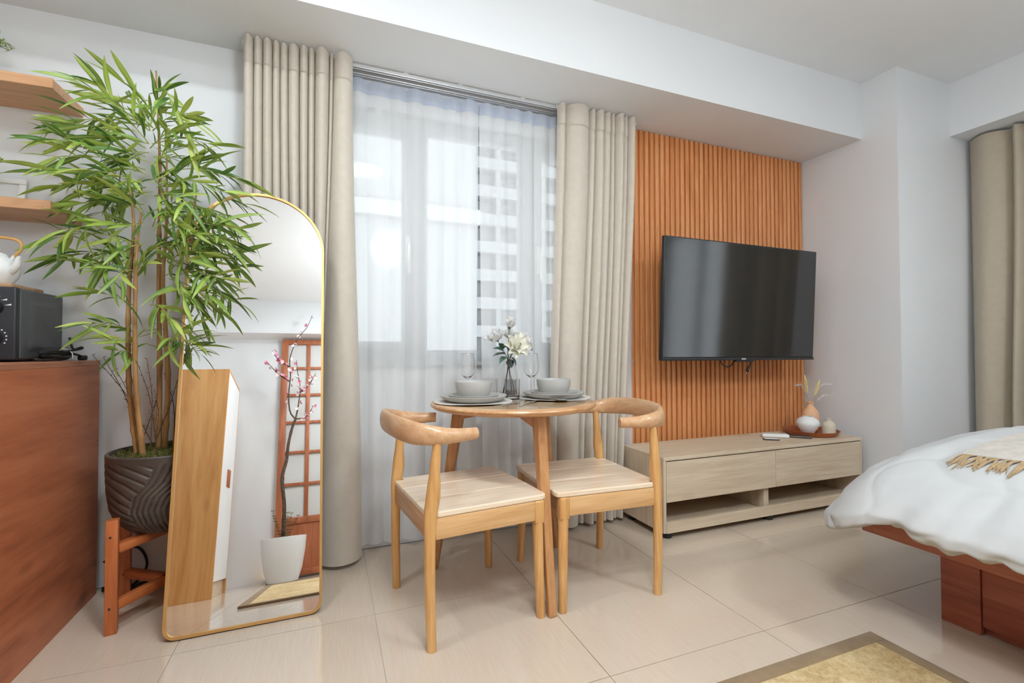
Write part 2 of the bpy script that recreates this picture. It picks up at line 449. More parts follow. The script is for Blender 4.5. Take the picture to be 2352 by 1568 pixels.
# ---------------------------------------------------------------- lamps (on the ceiling, above and behind the camera), and an added fill lantern
LAMPE = emit('lamp_diffuser', (.875, .952, 1, 1), LAMP_MAIN)
LAMPB = emit('bed_lamp_diffuser', (.875, .952, 1, 1), LAMP_BED)
def ceiling_lamp(label, x, y, r, m):
    t = thing('ceiling_lamp', label, 'lamp', (x, y, ZC), group='round ceiling lamps')
    MB().lathe([(0, 0), (r + .02, 0), (r + .02, -.03), (r, -.034), (r, -.012), (0, -.012)], 40).build('lamp_base', WHITEP, t)
    MB().lathe([(0, -.018), (r - .002, -.018), (r - .002, -.03), (r * .8, -.037), (0, -.041)], 20).build('diffuser', m, t)
ceiling_lamp('round flush ceiling lamp above the middle of the rug', .27, .36, .20, LAMPE)
ceiling_lamp('round flush ceiling lamp above the bed', 2.55, -.70, .20, LAMPB)

ceiling_lamp('small round ceiling downlight between the brown cabinet and the arched mirror', -.62, 1.25, .07, emit('downlight_diffuser', (.875, .952, 1, 1), DOWNLIGHT))
LX, LY, LZ, LR = .55, .24, 2.0, .19  # lantern added only to light the window wall from the front
ln = thing('fill_lantern', 'unseen fill light, added in the shape of a round white paper lantern above the rug', 'lamp', (LX, LY, LZ))
lp = [(.045, LR * .985)] + [(LR * math.sin(PI * k / 24) * (1 + .012 * (k % 2)), LR * math.cos(PI * k / 24)) for k in range(2, 23, 2)] + [(.045, -LR * .985)]
MB().lathe(lp, 18).build('fill_lantern_shade', emit('fill_lantern_paper', (.875, .952, 1, 1), FILL_LANTERN), ln, ang=80)
MB().tube([(0, 0, LR * .9), (0, 0, ZC - LZ - .03)], .003, 8).build('cord', WHITEP, ln)
MB().lathe([(0, ZC - LZ - .03), (.045, ZC - LZ - .03), (.05, ZC - LZ), (0, ZC - LZ)], 24).build('ceiling_rose', WHITEP, ln)
MB().lathe([(0, LR * .9), (.045, LR * .9), (.045, LR * .99), (0, LR * .99)], 24).build('fill_lantern_cap', WHITEP, ln)

# ---------------------------------------------------------------- houses outside
FAC = paint('pale_facade', (.30, .307, .31, 1), .8, .05, 8)
FACB = paint('white_tower_facade', (.38, .387, .39, 1), .8, .05, 8)
FWIN = plain('far_window_glass', (.13, .14, .15), .3)
bA = thing('apartment_building', 'pale flat-fronted apartment building directly outside the window', 'building', (-3, 9, -9))
MB().box(-7, 5.75, 0, 6, 0, 48).build('facade', FAC, bA, smooth=False)
for z in (3.0, 6.0, 9.25, 12.5, 15.7, 18.9, 22.1, 25.3):
    MB().box(-7, 5.80, -.12, 0, z, z + .28).build('ledge', FACB, bA, smooth=False)
    for x in (-6, -4, -2.1, 0, 1.55, 2.5):
        wf = MB().box(x, x + .72, -.05, .0, z + 1.0, z + 2.3).build('window', FACB, bA, smooth=False)
        MB().box(x + .06, x + .66, -.07, -.05, z + 1.06, z + 2.24).build('pane', FWIN, wf, smooth=False)
bB = thing('apartment_tower', 'far white apartment tower with a grid of balconies', 'building', (5.0, 16, -14))
MB().box(0, 14, 1.2, 8, 0, 55).build('facade', FACB, bB, smooth=False)
for k in range(26):
    z = 5 + k * 1.05
    MB().box(-.1, 14, .6, 1.2, z, z + .12).build('balcony_floor', FAC, bB, smooth=False)
    MB().box(-.1, 14, .56, .6, z, z + .42).build('balcony_rail', FAC, bB, smooth=False)
for k in range(15):
    MB().box(k * .95 - .1, k * .95 + .08, .6, 1.2, 4, 34).build('fin_wall', FAC, bB, smooth=False)

# ---------------------------------------------------------------- curtains
def smooth01(t): t = max(0, min(1, t)); return t * t * (3 - 2 * t)
def drape(name, label, creases_top, creases_bot, y0, depth_t, depth_b, z0, z1, mat, heading=.11, hem=.09, axis='x', rows=26, per=12, group=None, slope=0.0, seed=1, power=.62, midpinch=None, hook=True, ripple=.004):
    """creases: positions along the wall where folds meet; each fold bulges into the room"""
    rnd = random.Random(seed)
    n = len(creases_top) - 1
    amp = [rnd.uniform(.75, 1.15) for _ in range(n)]
    phs = [rnd.uniform(0, 6) for _ in range(n)]
    def P(i, u, t):            # fold i, 0..1 across, t 0 top .. 1 bottom
        tt = smooth01(t)
        a = lerp(creases_top[i], creases_bot[i], tt); b = lerp(creases_top[i + 1], creases_bot[i + 1], tt)
        if midpinch:
            c = (creases_top[0] + creases_top[-1]) / 2; s = 1 - midpinch * math.sin(PI * t) ** 2
            a = c + (a - c) * s; b = c + (b - c) * s
        x = lerp(a, b, u)
        wd = abs(b - a)
        d = lerp(depth_t, depth_b, tt) * amp[i] * min(1.5, (wd / .045) ** .5)
        d *= math.sin(PI * u) ** power if 0 < u < 1 else 0
        d += ripple * math.sin(t * 9 + phs[i]) * math.sin(PI * u)
        z = lerp(z1, z0, t) + slope * (u - .5) * 0
        # heading: the stiff tape bows a little between hooks
        if t == 0: z += .010 * math.sin(PI * u) ** .7
        return (x, y0 - d, z) if axis == 'x' else (y0 - d, x, z)
    H = z1 - z0
    th_, tm_ = heading / H, 1 - hem / H
    t_ = thing(name, label, 'curtain', P(0, 0, 1)[:2] + (z0,), group=group)
    org = Vector(t_.location)
    def piece(nm, ts, inset, m):
        mb = MB(); cols = n * per + 1
        vs = []
        for t in ts:
            for c in range(cols):
                i = min(c // per, n - 1); u = (c - i * per) / per
                p = Vector(P(i, u, t)) - org
                if inset: p += Vector((0, -inset, 0)) if axis == 'x' else Vector((-inset, 0, 0))
                vs.append(p)
        fs = [(r * cols + c, r * cols + c + 1, (r + 1) * cols + c + 1, (r + 1) * cols + c) for r in range(len(ts) - 1) for c in range(cols - 1)]
        mb.add(vs, fs)
        return mb.build(nm, m, t_, ang=60)
    piece('heading', [k / 3 * th_ for k in range(4)], 0.0035, mat)
    body = piece('drape', [lerp(th_ * .97, tm_, k / (rows - 1)) for k in range(rows)], 0, mat)
    piece('hem', [lerp(tm_ * .999, 1, k / 3) for k in range(4)], 0.002, mat)
    if hook:
        for i in range(0, n + 1, 2):
            p = Vector(P(min(i, n - 1), 0 if i < n else 1, 0)) - org
            MB().tube([p + Vector((0, 0, -.01)), p + Vector((0, 0, .012))], .0025, 6).build('hook', WHITEP, t_)
    return t_, P
cA = drape('blackout_curtain', 'beige blackout curtain behind the arched mirror, left of the window',
      [-.358, -.318, -.282, -.243, -.213, -.180, -.133, -.096, -.068, -.006, .012, .098],
      [-.362, -.305, -.265, -.225, -.180, -.140, -.110, -.085, -.065, -.050, -.045, .150],
      2.330, .044, .060, .022, 2.352, CURTAIN, seed=4, power=.5)
cB = drape('blackout_curtain', 'beige blackout curtain between the window and the slatted panel',
      [1.185, 1.232, 1.385, 1.425, 1.480, 1.530, 1.556, 1.612, 1.645, 1.695],
      [1.130, 1.165, 1.300, 1.335, 1.390, 1.440, 1.475, 1.520, 1.550, 1.590],
      2.335, .042, .052, .022, 2.352, CURTAIN, seed=9, power=.5, midpinch=-.03)
sA = drape('sheer_curtain', 'white sheer curtain panel covering the left part of the window',
      [-.30 + .0955 * k + .008 * math.sin(k * 2.3) for k in range(12)], [-.30 + .0945 * k + .012 * math.sin(k * 1.7) for k in range(12)],
      2.425, .016, .030, .035, 2.318, SHEER, heading=.058, hem=.10, seed=3, power=1.0, hook=False)
sB = drape('sheer_curtain', 'white sheer curtain panel covering the right part of the window',
      [.7555 + .083 * k + .008 * math.sin(k * 2.9) for k in range(13)], [.775 + .080 * k + .012 * math.sin(k * 1.3) for k in range(13)],
      2.420, .016, .030, .035, 2.318, SHEER, heading=.058, hem=.10, seed=8, power=1.0, hook=False)
for s_ in (sA[0], sB[0]):
    for ch in s_.children:
        if ch.name.startswith('heading'):
            ch.data.materials.clear(); ch.data.materials.append(SHEERH); ch['label'] = 'bluish heading tape'
cE = drape('blackout_curtain', 'tan blackout curtain beside the bed, next to the corner column',
      [1.785, 1.57, 1.50, 1.30, 1.22, 1.05, .96, .80, .73, .60, .52, .42, .36], [1.785, 1.60, 1.53, 1.32, 1.22, 1.06, .97, .81, .73, .60, .52, .42, .36],
      4.0, .05, .07, .022, 2.362, CURTAIN_E, axis='y', seed=5, power=.8, per=14)
cF = drape('blackout_curtain', 'tan blackout curtain on the far side of the bedside window',
      [-.70, -.76, -.80, -.86, -.91, -.96, -1.02], [-.70, -.76, -.80, -.86, -.91, -.96, -1.02],
      4.0, .05, .06, .022, 2.362, CURTAIN_E, axis='y', seed=6)
sE = drape('sheer_curtain', 'white sheer curtain over the bedside window',
      [.52 - .12 * k for k in range(12)], [.52 - .12 * k for k in range(12)],
      4.06, .014, .014, .035, 2.33, SHEER_E, axis='y', seed=7, power=1.0, heading=.058, hook=False)

def track(label, x0, x1, y, z, axis='x', gl=()):
    t = thing('curtain_track', label, 'curtain track', (x0, y, z) if axis == 'x' else (y, x0, z), 0 if axis == 'x' else PI / 2, group='ceiling curtain tracks')
    L = x1 - x0
    MB().rbox(0, L, -.012, .012, -.014, 0, .003).rbox(0, L, -.012, -.005, -.020, -.010, .002).rbox(0, L, .005, .012, -.020, -.010, .002).build('rail', ALU, t)
    for g in gl:
        MB().rbox(g - .012, g + .012, -.016, .016, -.006, -.0003, .002).build('bracket', WHITEP, t)
    k = 0
    while k * .11 < L - .04:
        gx = .03 + k * .11
        MB().tube([(gx, 0, -.014), (gx + .006, 0, -.026), (gx, 0, -.034), (gx - .006, 0, -.026)], .0018, 6, closed=True).build('glider', WHITEP, t)
        k += 1
    return t
track('white ceiling curtain track carrying the beige blackout curtains', -.37, 1.73, 2.356, ZB, gl=(.2, .72, 1.0, 1.35, 1.85))
track('white ceiling curtain track carrying the sheer window curtains', -.37, 1.73, 2.412, ZB, gl=(.25, .80, 1.3, 1.8))
track('white curtain track above the tan curtain beside the bed', -1.05, 1.79, 4.022, 2.385, 'y', gl=(.3, 1.2, 2.0, 2.7))

# ---------------------------------------------------------------- slatted panel
pn = thing('wall_panel', 'tall orange-brown wooden panel of vertical slats behind the television', 'wall panel', (1.70, YN, 0))
PW = 3.25 - 1.70
MB().box(0, PW, -.012, -.0005, .005, ZB - .003).build('backing_board', SLATW, pn, smooth=False)
pitch = .0403; ns = int(PW / pitch)
prof = [(-.0135, -.012), (-.0125, -.026), (-.008, -.031), (.008, -.031), (.0125, -.026), (.0135, -.012)]
sl_me = MB().prism(prof, 'z', .005, ZB - .003).mesh('slat', SLATW, smooth=False)
for k in range(ns): link('slat', sl_me, None, pn, (PW - .02 - k * pitch, 0, 0))

# ---------------------------------------------------------------- television
TVT = R(2.75)
tv = thing('television', 'large black flat television on an arm in front of the slatted panel', 'television', (2.374, 2.15, 1.275))
Mt = Matrix.Rotation(TVT, 4, 'X') @ Matrix.Rotation(R(.15), 4, 'Y')
TW, TH = 1.233, 1.233 / 1.735
def tvb(mb): return mb.xf(Mt)
tvb(MB().rbox(-TW / 2, TW / 2, .002, .028, -TH / 2, TH / 2, .004)).build('bezel', BEZEL, tv)
tvb(MB().rbox(-TW / 2 + .006, TW / 2 - .006, -.0005, .006, -TH / 2 + .02, TH / 2 - .006, .001, 1)).build('screen', SCREEN, tv)
tvb(MB().rbox(-TW / 2, TW / 2, -.003, .004, -TH / 2, -TH / 2 + .016, .002)).build('lower_bezel', BEZEL, tv)
tvb(MB().rbox(-.42, .42, .028, .065, -TH / 2 + .012, .12, .012)).build('back_housing', BLACKP, tv)
tvb(MB().rbox(-.06, .09, -.001, .022, -TH / 2 - .010, -TH / 2 + .002, .003)).build('sensor_bar', BLACKP, tv)
tvb(MB().rbox(-.018, .018, -.0042, -.0028, -TH / 2 + .004, -TH / 2 + .012, .0006, 1)).build('maker_mark', SILVER, tv)
MB().rbox(-.12, .12, .250, .267, -.11, .11, .004).build('wall_plate', BLACKP, tv)
MB().rbox(-.03, .03, .06, .255, -.035, .035, .006).rbox(-.2, .2, .058, .075, -.09, .06, .004).build('mount_arm', BLACKP, tv)
cb = MB().tube(bez([(-.14, .07, -.34), (-.13, .06, -.375), (-.10, .05, -.395), (-.06, .05, -.385), (-.03, .06, -.35)], 18), .0035, 8)
cb.build('cable', RUBBER, tv)
pl_ = MB().tube(bez([(.10, .06, -.34), (.095, .05, -.37), (.075, .045, -.40)], 8), .004, 8).tube([(.079, .0455, -.392), (.060, .044, -.425)], [.006, .011], 10)
po = pl_.build('power_plug', RUBBER, tv)
MB().tube([(.062, .044, -.424), (.052, .044, -.442)], .002, 6).tube([(.056, .044, -.421), (.046, .044, -.438)], .002, 6).build('plug_pin', STEEL, po)

# ---------------------------------------------------------------- low bench under the television
BX0, BX1, BY0, BY1, BZ = 1.613, 3.168, 1.980, 2.355, .425
bn = thing('tv_bench', 'low pale oak television bench with two drawers above open shelves', 'tv bench', (BX0, BY0, 0))
L, D = BX1 - BX0, BY1 - BY0
MB().rbox(0, L, 0, D, BZ - .018, BZ, .0015, 1).build('top', BENCHW, bn)
MB().rbox(0, .018, .002, D, .035, BZ - .018, .0015, 1).build('side_panel', BENCHZ, bn)
MB().rbox(L - .018, L, .002, D, .035, BZ - .018, .0015, 1).build('side_panel', BENCHZ, bn)
MB().rbox(.018, L - .018, .004, D, .045, .063, .0015, 1).build('bottom_board', BENCHW, bn)
MB().rbox(.018, L - .018, -.0005, .018, .033, .088, .0015, 1).build('front_rail', BENCHW, bn)
MB().rbox(.018, L - .018, D - .010, D - .002, .20, BZ - .018, .001, 1).build('back_panel', BENCHW, bn)
MB().rbox(.018, L - .018, .03, D - .01, .192, .204, .001, 1).build('drawer_base', BENCHW, bn)
mid = L / 2 + .02
for a, b in ((.0195, mid - .0015), (mid + .0015, L - .0195)):
    MB().rbox(a, b, .001, .019, .192, BZ - .024, .0015, 1).build('drawer_front', BENCHW, bn)
MB().rbox(mid - .062, mid - .026, .03, .066, .063, .192, .0015, 1).build('divider_post', BENCHZ, bn)
MB().rbox(mid - .05, mid - .032, .066, D - .05, .063, .192, .0015, 1).build('divider_panel', BENCHZ, bn)
MB().rbox(mid + .16, mid + .25, D - .06, D - .03, .150, .192, .002, 1).build('cable_block', WHITEP, bn)
for fx in (.05, L / 2, L - .05):
    for fy in (.04, D - .04):
        MB().lathe([(0, 0), (.024, 0), (.027, .008), (.022, .036), (0, .036)], 18, (fx, fy)).build('foot', BLACKP, bn)

# things on the bench
tr = thing('serving_tray', 'round reddish-brown wooden tray holding three vases on the bench', 'tray', (2.985, 2.19, BZ + .0005))
MB().lathe([(0, 0), (.135, 0), (.146, .003), (.163, .026), (.166, .030), (.162, .031), (.144, .010), (.136, .008), (0, .008)], 56).build('tray_body', TRAYW, tr)
TZ = BZ + .0090
CERW = plain('matt_white_ceramic', (.82, .82, .81), .55)
CERP = plain('peach_ceramic', srgb(228, 178, 140), .6)
CERB = paint('beige_ceramic', srgb(214, 202, 182), .7, .06, 200)
def solo(name, label, cat, mb, m, loc, rotz=0, group=None, ang=35, rot=None):
    o = mb.build(name, m, None, loc, rot if rot else (0, 0, rotz), ang=ang)
    return tag(o, label, cat, group)
wv = [(0, 0), (.028, 0), (.034, .004), (.052, .035), (.0665, .062), (.067, .074), (.060, .092), (.045, .104), (.032, .110), (.030, .1145), (.026, .1145), (.027, .108), (.04, .10), (.055, .088), (.06, .072), (.05, .04), (.03, .012), (0, .010)]
solo('round_vase', 'squat round white ceramic vase at the front left of the tray', 'vase', MB().lathe(wv, 40), CERW, (2.925, 2.165, TZ))
pv = [(0, 0), (.026, 0), (.040, .010), (.0475, .04), (.0475, .085), (.042, .108), (.026, .127), (.0165, .138), (.0155, .148), (.022, .156), (.0225, .159), (.019, .159), (.012, .150), (.012, .138), (.03, .115), (.043, .08), (.042, .04), (.02, .012), (0, .010)]
solo('bottle_vase', 'peach bottle-shaped vase with flared lip holding dried grass', 'vase', MB().lathe([(r * 1.12, z * 1.24) for r, z in pv], 36), CERP, (3.045, 2.235, TZ))
bv = [(0, 0), (.036, 0), (.0385, .003), (.039, .05), (.038, .066), (.031, .081), (.019, .090), (.013, .093), (.0135, .099), (.016, .103), (.012, .104), (.009, .095), (.018, .084), (.03, .072), (.033, .05), (.03, .01), (0, .008)]
solo('small_vase', 'small beige stoneware bottle vase at the front of the tray', 'vase', MB().lathe(bv, 32), CERB, (3.012, 2.086, TZ))

DRYG = plain('dried_straw', srgb(238, 222, 150), .8)
DRYS = plain('dried_stem', srgb(176, 168, 140), .8)
DRYW = plain('white_feather_grass', (.8, .79, .77), .9)
def wheat(label, dx, dy, h, ear, seed):
    rd = random.Random(seed)
    base = Vector((3.045, 2.235, TZ + .014))
    t = thing('dried_grass_stem', label, 'dried stem', base, group='dried stems in the peach vase')
    tip = Vector((dx, dy, h)); mid_ = Vector((dx * .25, dy * .25, h * .55))
    pts = bez([(0, 0, 0), mid_, tip], 12)
    MB().tube(pts, .0011, 6).build('stem', DRYS, t)
    mb = MB(); ax = (tip - mid_).normalized()
    for k in range(34):
        u = k / 33; p = tip - ax * ear * (1 - u) * 1.0 + ax * .004
        a = k * 2.4; s = Vector((math.cos(a), math.sin(a), .0)); s = (s - ax * s.dot(ax)).normalized()
        wr = .0085 * math.sin(PI * min(.97, u * .8 + .18))
        mb.tube([p, p + s * wr * .7 + ax * .006, p + s * wr + ax * .013, p + s * wr * .9 + ax * .018], [.001, .0028, .0024, .0004], 5)
    mb.build('seed_head', DRYG, t)
wheat('taller dried yellow grass stem leaning left in the peach vase', -.060, -.010, .350, .115, 1)
wheat('shorter dried yellow grass stem leaning right in the peach vase', .062, -.02, .315, .100, 2)
def feather(label, dx, dy, h, seed):
    rd = random.Random(seed)
    t = thing('feather_grass', label, 'dried stem', (3.045, 2.235, TZ + .014), group='white feather grass in the peach vase')
    pts = bez([(0, 0, 0), (dx * .15, dy * .15, h * .6), (dx * .55, dy * .55, h * .95), (dx, dy, h)], 16)
    MB().tube(pts, [.0009] * 8 + [.0006] * 8, 5).build('stem', DRYS, t)
    mb = MB()
    for k in range(60):
        i = rd.randint(8, 15); p = pts[i]; d = (pts[i] - pts[i - 1]).normalized()
        e = p + d * rd.uniform(.015, .035) + Vector((rd.gauss(0, .007), rd.gauss(0, .007), rd.gauss(0, .006)))
        mb.tube([p, (p + e) / 2 + Vector((0, 0, .001)), e], [.0005, .0006, .0002], 4)
    mb.build('plume', DRYW, t)
feather('wispy white feather grass arching left of the peach vase', -.135, -.01, .300, 3)
feather('wispy white feather grass rising right of the peach vase', .125, -.05, .300, 4)
feather('wispy white feather grass drooping right of the peach vase', .115, -.06, .225, 5)

def remote(label, x, y, L_, W_, H_, ang, mat, key=None, tilt=0):
    t = thing('remote_control', label, 'remote control', (x, y, BZ + .0006), ang)
    MB().rbox(-L_ / 2, L_ / 2, -W_ / 2, W_ / 2, 0, H_, .006, 3).build('shell', mat, t)
    if key:
        MB().rbox(-L_ * .45, L_ * .45, -W_ * .42, W_ * .42, H_ - .0008, H_ + .0012, .0009, 1).build('keypad', key, t)
    return t
GREYR = plain('brushed_dark_remote', srgb(96, 86, 78), .35, .4)
remote('white air-conditioner remote lying on the bench', 2.665, 2.195, .155, .052, .021, R(-36), WHITEP, plain('remote_screen', (.72, .74, .72), .3))
remote('thin black remote with a white face lying on the bench', 2.560, 2.135, .088, .040, .007, R(-34), BLACKP, WHITEP)
remote('slim dark grey television remote beside the tray', 2.775, 2.135, .175, .040, .014, R(-52), GREYR, BLACKP)

# ---------------------------------------------------------------- round table
TCX, TCY, TZT = .757, 1.925, .760
tb = thing('dining_table', 'small round wooden dining table on three splayed legs', 'table', (TCX, TCY, 0))
MB().lathe([(0, TZT - .028), (.325, TZT - .028), (.345, TZT - .024), (.3575, TZT - .015), (.360, TZT - .008), (.357, TZT - .002), (.352, TZT), (0, TZT)], 96).build('tabletop', TABLEW, tb)
feet = [(0.773 - TCX, 1.577 - TCY), (1.060 - TCX, 2.125 - TCY), (.452 - TCX, 2.12 - TCY)]
for fx, fy in feet:
    a = math.atan2(fy, fx); rf = math.hypot(fx, fy); rt = .245
    def leg_box(mb, r0, r1, z0, z1, w0, w1, t0, t1):
        vs = []
        for (r, z, w_, t_) in ((r0, z0, w0, t0), (r1, z1, w1, t1)):
            for dr, dt in ((-t_, -w_), (t_, -w_), (t_, w_), (-t_, w_)):
                vs.append((r + dr, dt, z))
        return mb.add(vs, [(3, 2, 1, 0), (4, 5, 6, 7), (0, 1, 5, 4), (1, 2, 6, 5), (2, 3, 7, 6), (3, 0, 4, 7)])
    mb = leg_box(MB(), rf, rt, 0, TZT - .028, .016, .021, .013, .026)
    o = mb.build('leg', TABLEL, tb, None, (0, 0, a), smooth=False)
    bv_ = o.modifiers.new('edge', 'BEVEL'); bv_.width = .005; bv_.segments = 2
    MB().prism([(.0, TZT - .0285), (rt - .01, TZT - .0285), (rt - .005, TZT - .085), (.05, TZT - .05), (0, TZT - .048)], 'y', -.017, .017).build('bracket', TABLEL, tb, None, (0, 0, a), smooth=False)
gc = MB().lathe([(0, 0), (.318, 0), (.3185, .0008), (.3185, .0016), (.318, .002), (0, .002)], 96)
solo('glass_table_cover', 'clear round glass cover lying on the wooden table', 'glass cover', gc, CLEARTHIN, (TCX, TCY, TZT + .0005))
TT = TZT + .0030

# ---------------------------------------------------------------- chairs
def seatz(): return .448
def make_chair(label, loc, rotz):
    c = thing('dining_chair', label, 'chair', loc, rotz, group='pale wooden elbow chairs at the round table')
    SZ = .448
    for s in (-1, 1):
        # rear leg and back post in one upright
        pts = bez([(-.208, s * .234, 0), (-.214, s * .232, .22), (-.212, s * .230, .42), (-.203, s * .232, .50), (-.197, s * .235, .60), (-.190, s * .236, .682)], 16)
        rr = [lerp(.0165, .0215, min(1, k / 9)) if k < 9 else lerp(.0215, .0135, (k - 9) / 6) for k in range(16)]
        rr = [(r * 1.15 if 5 < k < 11 else r, r) for k, r in enumerate(rr)]
        MB().tube(pts, rr, 14, up=(1, 0, 0)).build('leg', CHAIRW_Z, c)
        # front leg: squared at the apron, round below
        mb = MB().rbox(.182, .222, s * .221 - .020, s * .221 + .020, SZ - .105, SZ - .021, .006, 3)
        mb.tube([(.210, s * .230, 0), (.206, s * .226, .15), (.202, s * .221, .36)], [.0160, .0180, .0205], 14)
        mb.build('leg', CHAIRW_Z, c)
    # seat planks with a notch at each rear post
    Y0 = .238
    def plank(y0, y1):
        out = []
        nx = -.205
        if y0 < -.2:
            out = [(-.190, y0 + .0), (.216, y0), (.230, y0 + .006), (.236, y0 + .02), (.240, y1), (-.224, y1), (-.224, -.205), (-.186, -.205)]
        elif y1 > .2:
            out = [(-.224, y0), (.240, y0), (.236, y1 - .02), (.230, y1 - .006), (.216, y1), (-.190, y1), (-.186, .205), (-.224, .205)]
        else:
            out = [(-.224, y0), (.240, y0), (.240, y1), (-.224, y1)]
        o = MB().prism(out, 'z', SZ - .0205, SZ).build('seat_plank', SEATW, c, smooth=False)
        b_ = o.modifiers.new('edge', 'BEVEL'); b_.width = .0045; b_.segments = 2; b_.limit_method = 'ANGLE'
    plank(-Y0, -.0815); plank(-.081, .0795); plank(.080, Y0)
    # apron
    for s in (-1, 1):
        MB().rbox(-.195, .184, s * .228 - .010, s * .228 + .010, SZ - .092, SZ - .021, .003).build('apron', CHAIRW_X, c)
    MB().rbox(.193, .213, -.205, .205, SZ - .092, SZ - .021, .003).build('apron', RAILW, c)
    MB().rbox(-.222, -.202, -.215, .215, SZ - .092, SZ - .021, .003).build('apron', RAILW, c)
    # bent elbow rail
    ctl = [(-.045, -.222, .693), (-.12, -.236, .694), (-.19, -.238, .698), (-.252, -.205, .706), (-.288, -.12, .714), (-.298, 0, .717),
           (-.288, .12, .714), (-.252, .205, .706), (-.19, .238, .698), (-.12, .236, .694), (-.045, .222, .693)]
    pts = bez(ctl, 49)
    rad = []
    for k in range(49):
        u = abs(k - 24) / 24
        h = interp([0, .35, .6, .8, 1], [.040, .040, .031, .0235, .0205], u); d = interp([0, .4, .7, 1], [.0135, .018, .0215, .0185], u)
        rad.append((h, d))
    MB().tube(pts, rad, 20, up=(0, 0, 1)).build('back_rail', RAILW, c, ang=50)
    for fx, fy in ((-.208, .234), (-.208, -.234), (.210, .230), (.210, -.230)):
        MB().lathe([(0, -.0005), (.0145, -.0005), (.015, .003), (0, .003)], 14, (fx, fy)).build('foot_pad', RUBBER, c)
    return c
make_chair('pale wooden elbow chair with its back towards the arched mirror', (.500, 1.797, .0006), R(6.2))
make_chair('pale wooden elbow chair with its back towards the television bench', (1.042, 1.809, .0006), R(180 - 2.4))

# ---------------------------------------------------------------- tableware
MATP = cloth('placemat_felt', srgb(206, 200, 192), weave=600)
def placemat(label, x, y, ph):
    mb = MB(); n = 72
    vs = [(0, 0, .0012)]; 
    rings = 10
    for j in range(1, rings + 1):
        r = .168 * j / rings
        for k in range(n):
            t = 2 * PI * k / n
            zz = .0014 + .0040 * max(0, (j - 7.5) / 2.5) * (math.sin(3 * t + ph) * .5 + .5)
            vs.append((r * math.cos(t), r * math.sin(t), zz))
    fs = [(0, 1 + k, 1 + (k + 1) % n) for k in range(n)]
    for j in range(rings - 1):
        for k in range(n):
            l = (k + 1) % n; a = 1 + j * n
            fs.append((a + k, a + n + k, a + n + l, a + l))
    top = len(vs); vs += [(p[0], p[1], p[2] - .0012) for p in vs]
    fs += [tuple(i + top for i in reversed(f)) for f in fs]
    for k in range(n):
        l = (k + 1) % n; a = 1 + (rings - 1) * n
        fs.append((a + k, a + l, top + a + l, top + a + k))
    mb.add(vs, fs)
    return solo('placemat', label, 'placemat', mb, MATP, (x, y, TT), group='round placemats')
placemat('pale round placemat under the plates on the mirror side', .578, 1.938, .6)
placemat('pale round placemat under the plates on the television side', .972, 1.955, 2.2)
PZ = TT + .0016
def plate_prof(r, h, t=.0045):
    return [(0, 0), (r * .72, 0), (r * .80, .0025), (r * .95, h * .55), (r, h * .93), (r * .998, h), (r * .985, h), (r * .93, h * .62), (r * .80, t + .003), (r * .7, t), (0, t)]
def setting(x, y, side):
    g = 'grey stoneware place settings'
    solo('dinner_plate', 'large grey dinner plate on the %s placemat' % side, 'plate', MB().lathe(plate_prof(.142, .027), 64), PLATE, (x, y, PZ), group=g)
    z2 = PZ + .0085
    solo('side_plate', 'smaller grey plate stacked on the dinner plate, %s setting' % side, 'plate', MB().lathe(plate_prof(.110, .021), 56), PLATE, (x, y, z2), group=g)
    z3 = z2 + .0065
    bp = [(0, 0), (.052, 0), (.060, .003), (.0715, .020), (.077, .042), (.079, .067), (.0788, .0695), (.0765, .070), (.0745, .067), (.0725, .043), (.067, .022), (.055, .0075), (0, .006)]
    solo('bowl', 'grey bowl on top of the plates, %s setting' % side, 'bowl', MB().lathe(bp, 56), PLATE, (x, y, z3), group=g)
setting(.580, 1.938, 'mirror-side')
setting(.970, 1.955, 'television-side')
def wineglass(label, x, y):
    p = [(0, 0), (.034, 0), (.035, .0015), (.02, .004), (.006, .008), (.0038, .02), (.0036, .07), (.0042, .083), (.012, .090), (.026, .101), (.0365, .120), (.039, .142), (.0365, .170), (.0315, .203), (.0310, .2045), (.0302, .2035),
         (.0353, .170), (.0378, .142), (.0353, .121), (.025, .1025), (.011, .0925), (0, .0895)]
    return solo('wine_glass', label, 'wine glass', MB().lathe(p, 48), CLEAR, (x, y, TT), group='clear wine glasses')
wineglass('empty clear wine glass behind the mirror-side bowl', .607, 2.130)
wineglass('empty clear wine glass behind the television-side bowl', .918, 2.095)
def tumbler(label, x, y):
    p = [(0, 0), (.030, 0), (.0335, .002), (.0355, .085), (.0352, .087), (.0342, .0868), (.0320, .012), (.029, .009), (0, .008)]
    return solo('tumbler', label, 'drinking glass', MB().lathe(p, 44), CLEAR, (x, y, TT), group='straight clear tumblers')
tumbler('straight clear tumbler in front of the flower vase', .782, 2.000)
tumbler('straight clear tumbler left of the flower vase', .703, 2.085)
VX, VY = .800, 2.095
vp = [(0, 0), (.040, 0), (.043, .003), (.045, .03), (.044, .07), (.040, .105), (.0325, .140), (.0285, .160), (.0290, .175), (.0310, .185), (.0298, .1855), (.0270, .175), (.0265, .160), (.0305, .139), (.038, .104), (.042, .07), (.043, .03), (.040, .008), (0, .007)]
solo('flower_vase', 'tall clear glass carafe vase with white flowers on the table', 'vase', MB().lathe(vp, 48), CLEAR, (VX, VY, TT))
STEMG = plain('flower_stem_green', srgb(78, 100, 88), .5)
LEAFG = plain('flower_leaf_green', srgb(92, 124, 108), .45)
PETW = cloth('white_petal', (.90, .90, .885, 1), weave=200, trans=.4, amp=.02, sheen=0)
PETC = cloth('cream_petal', srgb(242, 240, 226), weave=200, trans=.25, amp=.02, sheen=0)
